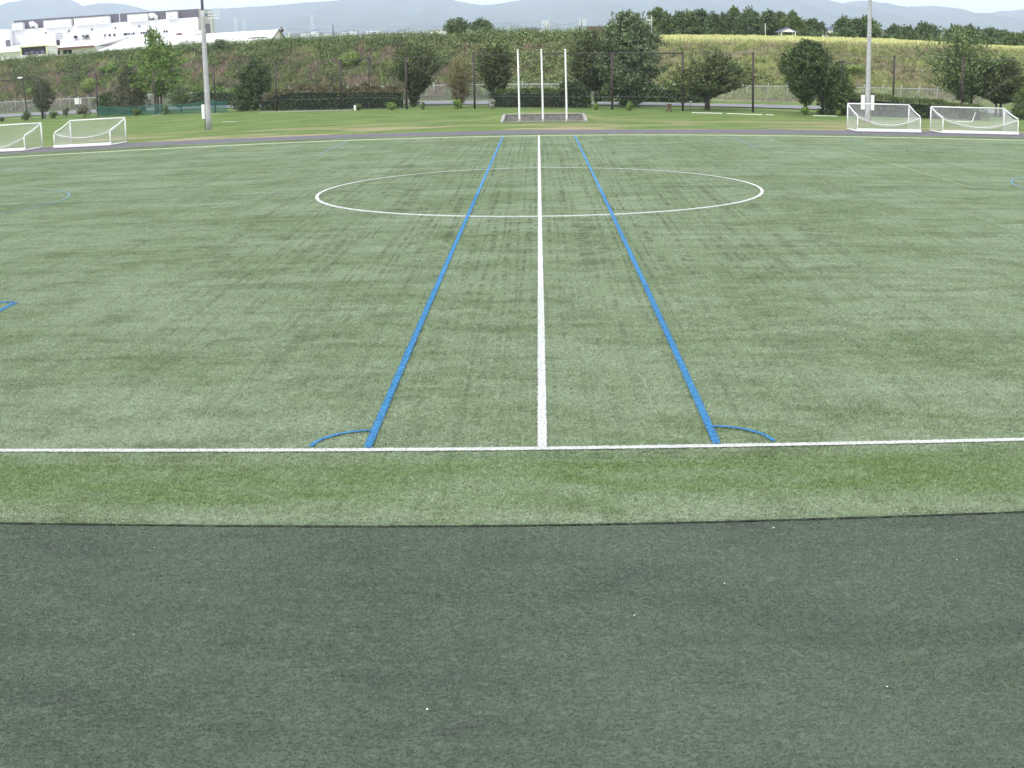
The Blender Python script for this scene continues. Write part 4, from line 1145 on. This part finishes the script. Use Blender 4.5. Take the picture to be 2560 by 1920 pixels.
for gx_ in (-123.74, -117.49, -111.28, -105.05, -98.76):
    fx(MB().tube([(gx_ - ox, -.3, 17.5 - oz), (gx_ - ox - 1.2, -1.2, 16.3 - oz), (gx_ - ox - 2.3, -2.6, 15.2 - oz)], .09, 6), 'bracket_lamp', GALV)
    fx(MB().tube([(gx_ - ox, -.25, 17.35 - oz), (gx_ - ox, -.25, 17.75 - oz)], .2, 8), 'lamp_head', DARK)
for i in range(3):
    for j in range(3):
        fx(bx(-121.3 + i * .7, -120.75 + i * .7, 279.9, 279.97, 15.7 + j * .58, 16.16 + j * .58), 'wall_louvre', simple('grey_grille', (.45, .45, .5), .6))
for wx in (-108.2, -106.95, -105.7, -103.0): fx(bx(wx, wx + .55, 279.9, 279.96, 15.55, 16.1), 'window', GLASS)
for a, b in ((-102.4, -99.4), (-98.5, -96.0), (-92.5, -90.8)):
    k = int((b - a) / .62)
    for i in range(k): fx(bx(a + i * .62, a + i * .62 + .45, 279.9, 279.96, 15.6, 16.1), 'window', GLASS)
for a, b in ((-113.9, -112.3), (-116.1, -115.4)): fx(bx(a, b, 279.4, 279.95, 15.6, 16.3), 'duct_opening', DARK)
o = fx(bx(-134.4, -131.9, 275.6, 277, 14.6, 16.0), 'roof_fan', WHITE); fx(bx(-132.9, -131.7, 275.3, 275.58, 14.7, 16.3), 'fan_outlet', BPURP, o)
fx(bx(-104.05, -103.85, 280.3, 280.48, 18.7, 21.1), 'downpipe', GALV)
# low front buildings of the works
an = thing('annex_building', 'low white annex with shallow pale roof and brown eave before the factory', 'building', (-120, 262, 9))
ox, oy, oz = -120, 262, 9
def slope(x0, x1, yb, zb, yf, zf, th=.25):
    m_ = MB()
    m_.v = [(x0 - ox, yb - oy, zb - oz), (x1 - ox, yb - oy, zb - oz), (x1 - ox, yf - oy, zf - oz), (x0 - ox, yf - oy, zf - oz)]
    m_.v += [(a, b, c - th) for a, b, c in m_.v]
    m_.f = [(0, 1, 2, 3), (7, 6, 5, 4), (0, 4, 5, 1), (1, 5, 6, 2), (2, 6, 7, 3), (3, 7, 4, 0)]; m_.mi = [0] * 6
    return m_
slope(-140, -101.5, 279, 15.0, 256, 12.95).build('roof', ROOFW, an)
for k_ in range(10): slope(-138.6 + k_ * 3.9, -138.45 + k_ * 3.9, 278.8, 15.1, 256.2, 13.04, .1).build('roof_seam', BSIDE, an)
bx(-139, -102, 257, 278, 9, 12.7).build('wall', BWHITE, an)
bx(-117.5, -102, 255.7, 255.95, 12.45, 12.9).build('brown_eave', FASC, an)
for wx in (-116.6, -113.2, -110.2): 
    o = bx(wx, wx + 2.2, 256.93, 256.99, 11.3, 12.3).build('window', GLASS, an)
    bx(wx + 1.05, wx + 1.15, 256.88, 256.925, 11.3, 12.3).build('mullion', WHITE, o)
bx(-114.6, -113.9, 264, 264.6, 13.2, 15.0).build('roof_duct', DARK, an)
o = MB().tube([(-104.5 - ox, 262 - oy, 13.2 - oz), (-104.5 - ox, 262 - oy, 14.4 - oz)], .8, 14).build('roof_ventilator', ROOFW, an)
wk = thing('workshop_building', 'white workshop with steep pale roof and dark gable end before the factory', 'building', (-92, 262, 9))
ox, oy, oz = -92, 262, 9
slope(-100.5, -91.5, 279, 14.9, 254, 11.6).build('roof', ROOFW, wk)
slope(-88.5, -80.0, 279, 14.6, 254, 11.6).build('roof', ROOFW, wk)
bx(-100, -80.5, 256, 279, 9, 11.9).build('wall', BWHITE, wk)
for a in (-91.4, -79.9):
    m_ = MB(); m_.v = [(a - ox, 279 - oy, 14.8 - oz), (a - ox, 254.5 - oy, 11.5 - oz), (a + 1.7 - ox, 262 - oy, 11.5 - oz), (a + .4 - ox, 279 - oy, 14.6 - oz)]; m_.f = [(0, 1, 2, 3)]; m_.mi = [0]
    m_.build('gable_end', BPURP, wk)
bx(-87.4, -86.2, 274, 275, 14.0, 15.0).build('chimney', FASC, wk)
# open shed with lime trim
sh = thing('open_shed', 'lime-trimmed shed with a wide dark opening on the plateau at the far left', 'shed', (-112.8, 246, 10.95))
s_ = 262.1 / 296.1
pts6 = [(-3.3, 0), (3.3, 0), (3.3, 2.3), (2.9, 2.75), (-2.9, 2.75), (-3.3, 2.3)]
bx_ = lambda x0, x1, y0, y1, z0, z1: MB().box(x0, x1, y0, y1, z0, z1)
bx_(-3.1, 3.1, .3, 6, 0, 2.35).build('inner_wall', DARK, sh)
MB().prism([(-3.4, 2.3), (3.4, 2.3), (3.1, 2.55), (-3.1, 2.55)], -.2, 6.3).build('roof', LIME, sh)
for s in (-1, 1): bx_(s * 3.1 - .12, s * 3.1 + .12, -.1, .28, 0, 2.29).build('door_jamb', LIME, sh)
for s in (-1, 1): bx_(min(s * 3.11, s * 3.3), max(s * 3.11, s * 3.3), .29, 6, 0, 2.29).build('side_wall', HOUSEM, sh)
bx_(-3.3, 3.3, -.25, -.12, .0, .55).build('low_wall', HOUSEM, sh)
for k_ in range(4): bx_(-2.3 + k_ * 1.3, -1.5 + k_ * 1.3, .1, .28, .6, 1.2 + .2 * (k_ % 2)).build('stored_crate', ROOFP, sh)
# long shed right of the lamp pole
wh = thing('warehouse', 'long white gabled warehouse right of the left lamp pole', 'building', (-66, 235, 9))
ox, oy, oz = -66, 235, 9
zr, ze, yr, yf, yb = 13.45, 11.4, 241.5, 235, 248
slope(-84, -54.9, yr, zr, yf, ze, .15).build('roof', ROOFW, wh)
slope(-84, -54.9, yr + .02, zr, yb, ze, .15).build('roof', ROOFW, wh)
m_ = MB(); m_.v = [(-55.2 - ox, yf + .2 - oy, 9 - oz), (-55.2 - ox, yb - .2 - oy, 9 - oz), (-55.2 - ox, yb - .2 - oy, ze - .1 - oz), (-55.2 - ox, yr - oy, zr - .2 - oz), (-55.2 - ox, yf + .2 - oy, ze - .1 - oz)]; m_.f = [(0, 1, 2, 3, 4)]; m_.mi = [0]
m_.build('gable_wall', BWHITE, wh)
bx(-83.5, -55.25, 235.2, 247.8, 9, 11.25).build('wall', BWHITE, wh)
MB().tube([(-54.8 - ox, yf - .2 - oy, ze - .12 - oz), (-54.8 - ox, yr - oy, zr - .02 - oz), (-54.8 - ox, yb + .2 - oy, ze - .12 - oz)], .16, 6).build('verge_board', DARK, wh)
m_ = slope(-60.3, -56.3, 236.4, 11.95, 235.9, 11.8, .05); m_.build('roof_slit', DARK, wh)
b = thing('roof_unit', 'small white ventilator box on the ridge of the long warehouse', 'ventilator', (-72.3, 241.5, 13.45))
MB().box(-1.1, 1.1, -.6, .6, 0, .75).build('housing', WHITE, b); MB().box(-1.25, 1.25, -.7, .7, .75, .88).build('lid', BSIDE, b)

def house(label, x, y, w, d, zt, wall=HOUSEM, roof=ROOFP, gable=True, group='small houses beyond the embankment', rh=.35, name='house', win=3, drop=3.0):
    z0 = min(float(ground_z(x, y)), zt - drop)
    t = thing(name, label, 'building', (x, y, z0), 0, group)
    h = zt - z0
    eh_ = h * (1 - rh) if gable else h - .3
    if h > 30: eh_ = h - 3
    MB().box(-w / 2, w / 2, 0, d, 0, eh_).build('wall', wall, t)
    if gable:
        m_ = MB(); m_.v = [(-w / 2 - .3, -.3, eh_ + .003), (w / 2 + .3, -.3, eh_ + .003), (w / 2 + .3, d + .3, eh_ + .003), (-w / 2 - .3, d + .3, eh_ + .003), (-w / 2 - .1, d / 2, h), (w / 2 + .1, d / 2, h)]
        m_.f = [(0, 1, 5, 4), (2, 3, 4, 5), (1, 2, 5), (3, 0, 4), (0, 3, 2, 1)]; m_.mi = [0] * 5; m_.build('roof', roof, t)
    else: MB().box(-w / 2 - .15, w / 2 + .15, -.15, d + .15, eh_, h).build('roof', roof, t)
    for i in range(win):
        c_ = -w / 2 + w * (i + .5) / win; ww = min(.8, w / win * .25)
        MB().box(c_ - ww, c_ + ww, -.06, -.02, max(eh_ - 1.9, .2), eh_ - .9).build('window', GLASS, t)
    return t
house('long low cream building with a thin brown roof edge left of the plateau pines', -41.5, 330, 15.5, 10, 13.45, BWHITE, FASC, False, rh=.3, win=0)
house('white box-shaped building left of the broad dark pine', -25.7, 300, 3.8, 5, 13.5, BWHITE, BSIDE, False, win=0)
house('white glimpse of a low building between the plateau pines', -14.8, 300, 5.2, 5, 12.95, BWHITE, BSIDE, False, win=0)
house('small white building with violet roof behind the flagpoles', -.8, 320, 3.6, 4, 14.0, BWHITE, ROOFP, True, rh=.18, win=2)
house('tiny white annex left of the small violet-roofed building', -3.7, 320, 1.9, 3, 13.2, BWHITE, BSIDE, False, win=0)
house('rust-brown building left of the big broadleaf tree top', 17.3, 320, 7.2, 8, 14.25, BRICKB, BPURP, False, win=0)
hr = [(92.5, 1.7, 15.9, 'white house just right of the lone rounded plateau tree'), (97.2, 3.6, 16.0, 'white house with pale blue roof below the caption area'), (105.9, 1.7, 15.2, 'small white house between plateau tree groups left of the lamp pole'), (114.8, 2.8, 15.4, 'white house right of the right lamp pole top'), (127.4, 1.6, 14.3, 'tiny white house between the far right plateau trees'), (136, 1.8, 15.7, 'tiny white house above the rightmost goal')]
for x, w_, zt, lb in hr: house(lb, x, 380, w_ * 1.5, 5, zt + .3, BWHITE, ROOFP, True, rh=.2, win=1)
town = [(-351, 65.9), (-336.3, 63.8), (-329.1, 60.6), (-318, 60.1), (-432.9, 62.4), (-299.7, 59.4), (-277.7, 57.8), (-248.5, 58.9), (-117.8, 57.0), (-139.6, 57), (-459.1, 62.2), (-425.2, 67.9), (-470.4, 60.5), (-241.2, 57.2), (-255.8, 57.7), (-406.5, 70.7), (-292.2, 63.5), (-365, 62), (-386, 64), (-310, 64), (-264, 61), (-60, 56), (-200, 57)]
for i, (x, zt) in enumerate(town):
    house('tiny pale house in the hazy town on the mountain foot', x, 2200 + 9 * (i % 5), 8 + (i * 5) % 7, 9, zt + 1.2, HOUSEM, (ROOFP, BSIDE, BPURP)[i % 3], True, 'tiny houses of the far town', .3, 'far_house', 0, 7.0)
# pavilion
g_ = thing('garden_pavilion', 'small white gabled pavilion on posts on the plateau before the tree row', 'pavilion', (38.9, 172, float(ground_z(38.9, 172))))
pz0 = 8.95 - float(ground_z(38.9, 172))
for x in (-1.1, 1.1):
    for y in (0, 2.0): MB().box(x - .08, x + .08, y - .08, y + .08, -.1, pz0 + .7).build('post', WHITE, g_)
MB().prism([(-1.3, pz0 + .7), (1.3, pz0 + .7), (0, pz0 + 1.25)], -.2, 0).build('gable', WHITE, g_)
for s in (-1, 1):
    m_ = MB(); a = [(0, -.3, pz0 + 1.4), (s * 1.6, -.3, pz0 + .7), (s * 1.6, 2.4, pz0 + .7), (0, 2.4, pz0 + 1.4)]
    m_.v = a + [(q[0], q[1], q[2] - .1) for q in a]; m_.f = [(0, 1, 2, 3), (7, 6, 5, 4), (0, 4, 5, 1), (1, 5, 6, 2), (2, 6, 7, 3), (3, 7, 4, 0)]; m_.mi = [0] * 6
    m_.build('roof_slope', ROOFP, g_)
MB().box(-1.0, 1.0, 1.95, 2.04, -.1, pz0 + .2).build('back_rail', WHITE, g_)
# utility poles
def upole(label, x, y, zt, arms, r=.14, mat=None, transformer=False):
    z0 = float(ground_z(x, y)) - .2
    t = thing('utility_pole', label, 'pole', (x, y, z0), 0, 'utility poles beyond the embankment')
    MB().tube([(0, 0, 0), (0, 0, zt - z0)], [r, r * .75], 8).build('shaft', mat or POLEC, t, smooth=True)
    for (dz, w_, off) in arms:
        MB().box(off - w_ / 2, off + w_ / 2, -.06, .06, zt - z0 - dz - .09, zt - z0 - dz + .09).build('crossarm', GALV, t)
        for k in (-1, 0, 1): MB().tube([(off + k * w_ * .42, 0, zt - z0 - dz + .06), (off + k * w_ * .42, 0, zt - z0 - dz + .3)], .06, 6).build('insulator', WHITE, t)
    if transformer: MB().tube([(.4, 0, zt - z0 - 1.6), (.4, 0, zt - z0 - .8)], .3, 10).build('transformer', mat or GALV, t)
    return t
upole('utility pole left of the dark tree row beyond the big broadleaf tree', 18.1, 178, 12.2, [(.8, .95, -.35), (1.45, .7, -.28)], .11)
upole('short pole among the dark tree row left of the pavilion', 36.0, 176, 11.05, [], .055, WHITE)
upole('utility pole right of the warehouse gable', -73.0, 330, 17.1, [(.7, 3.0, 0), (1.5, 2.4, 0)], .2, DARK, True)
upole('utility pole beside the first one right of the warehouse gable', -71.2, 332, 15.3, [], .2, GALV)
upole('distant utility pole before the hazy town', -69.7, 400, 19.3, [(.9, 2.6, -.6)], .2, DARK)
upole('middle utility pole of the cluster right of the violet-roofed building', 1.8, 260, 14.2, [(.35, 1.8, 0), (.8, 1.4, 0)], .14, None, True)
upole('right utility pole of the cluster beside the violet-roofed building', 2.8, 262, 13.4, [], .13)
upole('thin steel mast left in the utility pole cluster', 1.2, 258, 13.0, [], .1, GALV)
upole('lattice-armed utility pole left of the rust-brown building', 10.0, 260, 14.3, [(.3, 1.6, .2), (.8, 1.6, .2), (1.3, 1.6, .2)], .1, DARK)
upole('utility pole with three pale crossarms half hidden by the left lamp pole', -69.3, 240, 18.2, [(.3, 2.6, .6), (.95, 2.6, .6), (1.6, 2.6, .6)], .16)
# wires between them
for lb, a, b in (('sagging power line from the warehouse pole to the distant pole', (-73, 330, 16.6), (-69.7, 400, 18.6)), ('power line crossing the hazy mountain foot', (-69.7, 400, 18.6), (2, 262, 13.9)), ('power line between the cluster and the lattice-armed pole', (2, 260, 13.9), (10, 260, 14.0))):
    pt = []
    for i in range(17):
        q = i / 16; pt.append((a[0] + (b[0] - a[0]) * q, a[1] + (b[1] - a[1]) * q, a[2] + (b[2] - a[2]) * q - .9 * math.sin(math.pi * q)))
    tag(MB().tube(pt, .025, 4).build('power_line', WIRE), lb, 'wire', 'power lines')
# lattice pylons on the mountain
def pylon(label, x, y, zt, h, w_):
    t = thing('lattice_pylon', label, 'pylon', (x, y, zt - h), 0, 'pale pylons on the mountain')
    m_ = MB()
    for sx in (-1, 1):
        for sy in (-1, 1): m_.tube([(sx * w_, sy * w_, 0), (sx * w_ * .25, sy * w_ * .25, h)], .55, 4)
    for k in range(6):
        z0, z1 = h * k / 6, h * (k + 1) / 6; a = w_ * (1 - .75 * k / 6); b = w_ * (1 - .75 * (k + 1) / 6)
        m_.tube([(-a, -a, z0), (b, -b, z1)], .35, 4); m_.tube([(a, -a, z0), (-b, -b, z1)], .35, 4)
    m_.build('tower', PYL, t)
    for q in (.7, .82, .94): MB().box(-w_ * 1.2, w_ * 1.2, -.5, .5, h * q, h * q + .9).build('crossarm', PYL, t)
pylon('pale pylon on the hazy mountain above the town', -585, 3150, 140, 45, 5)
pylon('left pale pylon of the pair right of the left lamp pole', -790, 3150, 142, 48, 5)
pylon('right pale pylon of the pair right of the left lamp pole', -773, 3170, 140, 44, 5)

# ------------------------------------------------------------------ mountains
SKY = [(-4200, 210), (-3300, 230), (-2591, 240), (-2421, 240), (-2253, 234), (-2194, 276), (-2117, 319), (-2042, 350), (-1969, 345), (-1922, 315), (-1845, 300), (-1742, 310), (-1684, 296), (-1626, 276), (-1526, 262), (-1334, 259), (-1231, 256), (-1095, 254), (-1010, 256), (-919, 262), (-809, 262), (-714, 264), (-637, 268), (-571, 270), (-461, 268), (-383, 262), (-297, 240), (-208, 222), (-167, 222), (-41, 245), (95, 262), (225, 262), (323, 262), (421, 265), (585, 268), (834, 262), (1001, 252), (1091, 248), (1165, 230), (1216, 226), (1289, 249), (1353, 239), (1427, 215), (1496, 230), (1554, 235), (1647, 221), (1729, 188), (1795, 205), (1954, 230), (2133, 241), (2800, 230), (4000, 260)]
def ridge(name, label, xs, hx, hz, y0, y1, z0, seed, scale=1.0, rough=1.0):
    yy = np.linspace(0, 1, 46)
    Xg, T = np.meshgrid(xs, yy)
    H = np.interp(Xg, hx, hz)
    g_ = np.sin(np.clip(T / .86, 0, 1) * math.pi / 2) ** 1.25
    fall = np.where(T > .86, 1 - ((T - .86) / .14) ** 2 * .5, 1)
    rn = np.abs(vnoise(Xg, T * 2600, .006, seed)) * .5 + np.abs(vnoise(Xg, T * 2600, .015, seed + 1)) * .25
    # spurs come down towards the viewer
    sp = np.abs(np.sin(Xg * .0075 + 1.3 * np.sin(Xg * .0031 + seed) + T * 1.2)) * .34 + np.abs(np.sin(Xg * .021 + T * 2.5 + seed)) * .12
    Zg = z0 + (H - z0) * g_ * fall * (1 - rough * (1 - g_ ** 3) * (sp + rn * .4) * .9)
    Zg += rough * 4 * vnoise(Xg, T * 2500, .05, seed + 4) * g_
    Yg = y0 + (y1 - y0) * T
    sx = 1 + (Yg - y1 * .86 - y0 * .14) / (y1 - CY)     # nothing is tapered towards the camera, only real spread of the spurs
    k, l_ = Xg.shape
    idx = np.arange(k * l_).reshape(k, l_)
    F = np.stack([idx[:-1, :-1], idx[:-1, 1:], idx[1:, 1:], idx[1:, :-1]], -1).reshape(-1, 4)
    me = mesh_np(name, np.stack([Xg.ravel(), Yg.ravel(), Zg.ravel()], 1), F, [MTN], smooth=True)
    return tag(link(name, me), label, None, None, 'structure')
hx = [a for a, b in SKY]; hz = [b for a, b in SKY]
hx = [a * 1.7 for a in hx]; hz = [CH + (b - CH) * 1.7 for b in hz]
ridge('mountain', 'hazy forested mountain range behind the valley', np.arange(-7140, 7140, 36), hx, hz, 4700, 9040, 110, 21)
ridge('mountain_foothill', 'lower wooded foothills in front of the hazy mountains', np.arange(-3600, 3600, 20), [-3600, -2000, -1300, -900, -620, -450, -330, -230, 0, 200, 420, 700, 1000, 1400, 2000, 3600], [84, 80, 84, 88, 96, 86, 78, 76, 80, 84, 90, 84, 92, 96, 86, 90], 2450, 3500, 58, 33, rough=1.1)

# ------------------------------------------------------------------ haze
hm = bpy.data.materials.new('haze_air'); hm.use_nodes = True; tt = hm.node_tree; tt.nodes.clear()
pv = tt.nodes.new('ShaderNodeVolumePrincipled'); oo = tt.nodes.new('ShaderNodeOutputMaterial')
pv.inputs['Density'].default_value = 0.00017
pv.inputs['Color'].default_value = (.76, .85, 1, 1)
pv.inputs['Anisotropy'].default_value = .2
tt.links.new(pv.outputs[0], oo.inputs['Volume'])
o = MB().box(-12200, 12200, -6200, 12200, -3, 560).build('haze', hm)
tag(o, 'pale blue air haze over the whole valley', None, None, 'stuff')
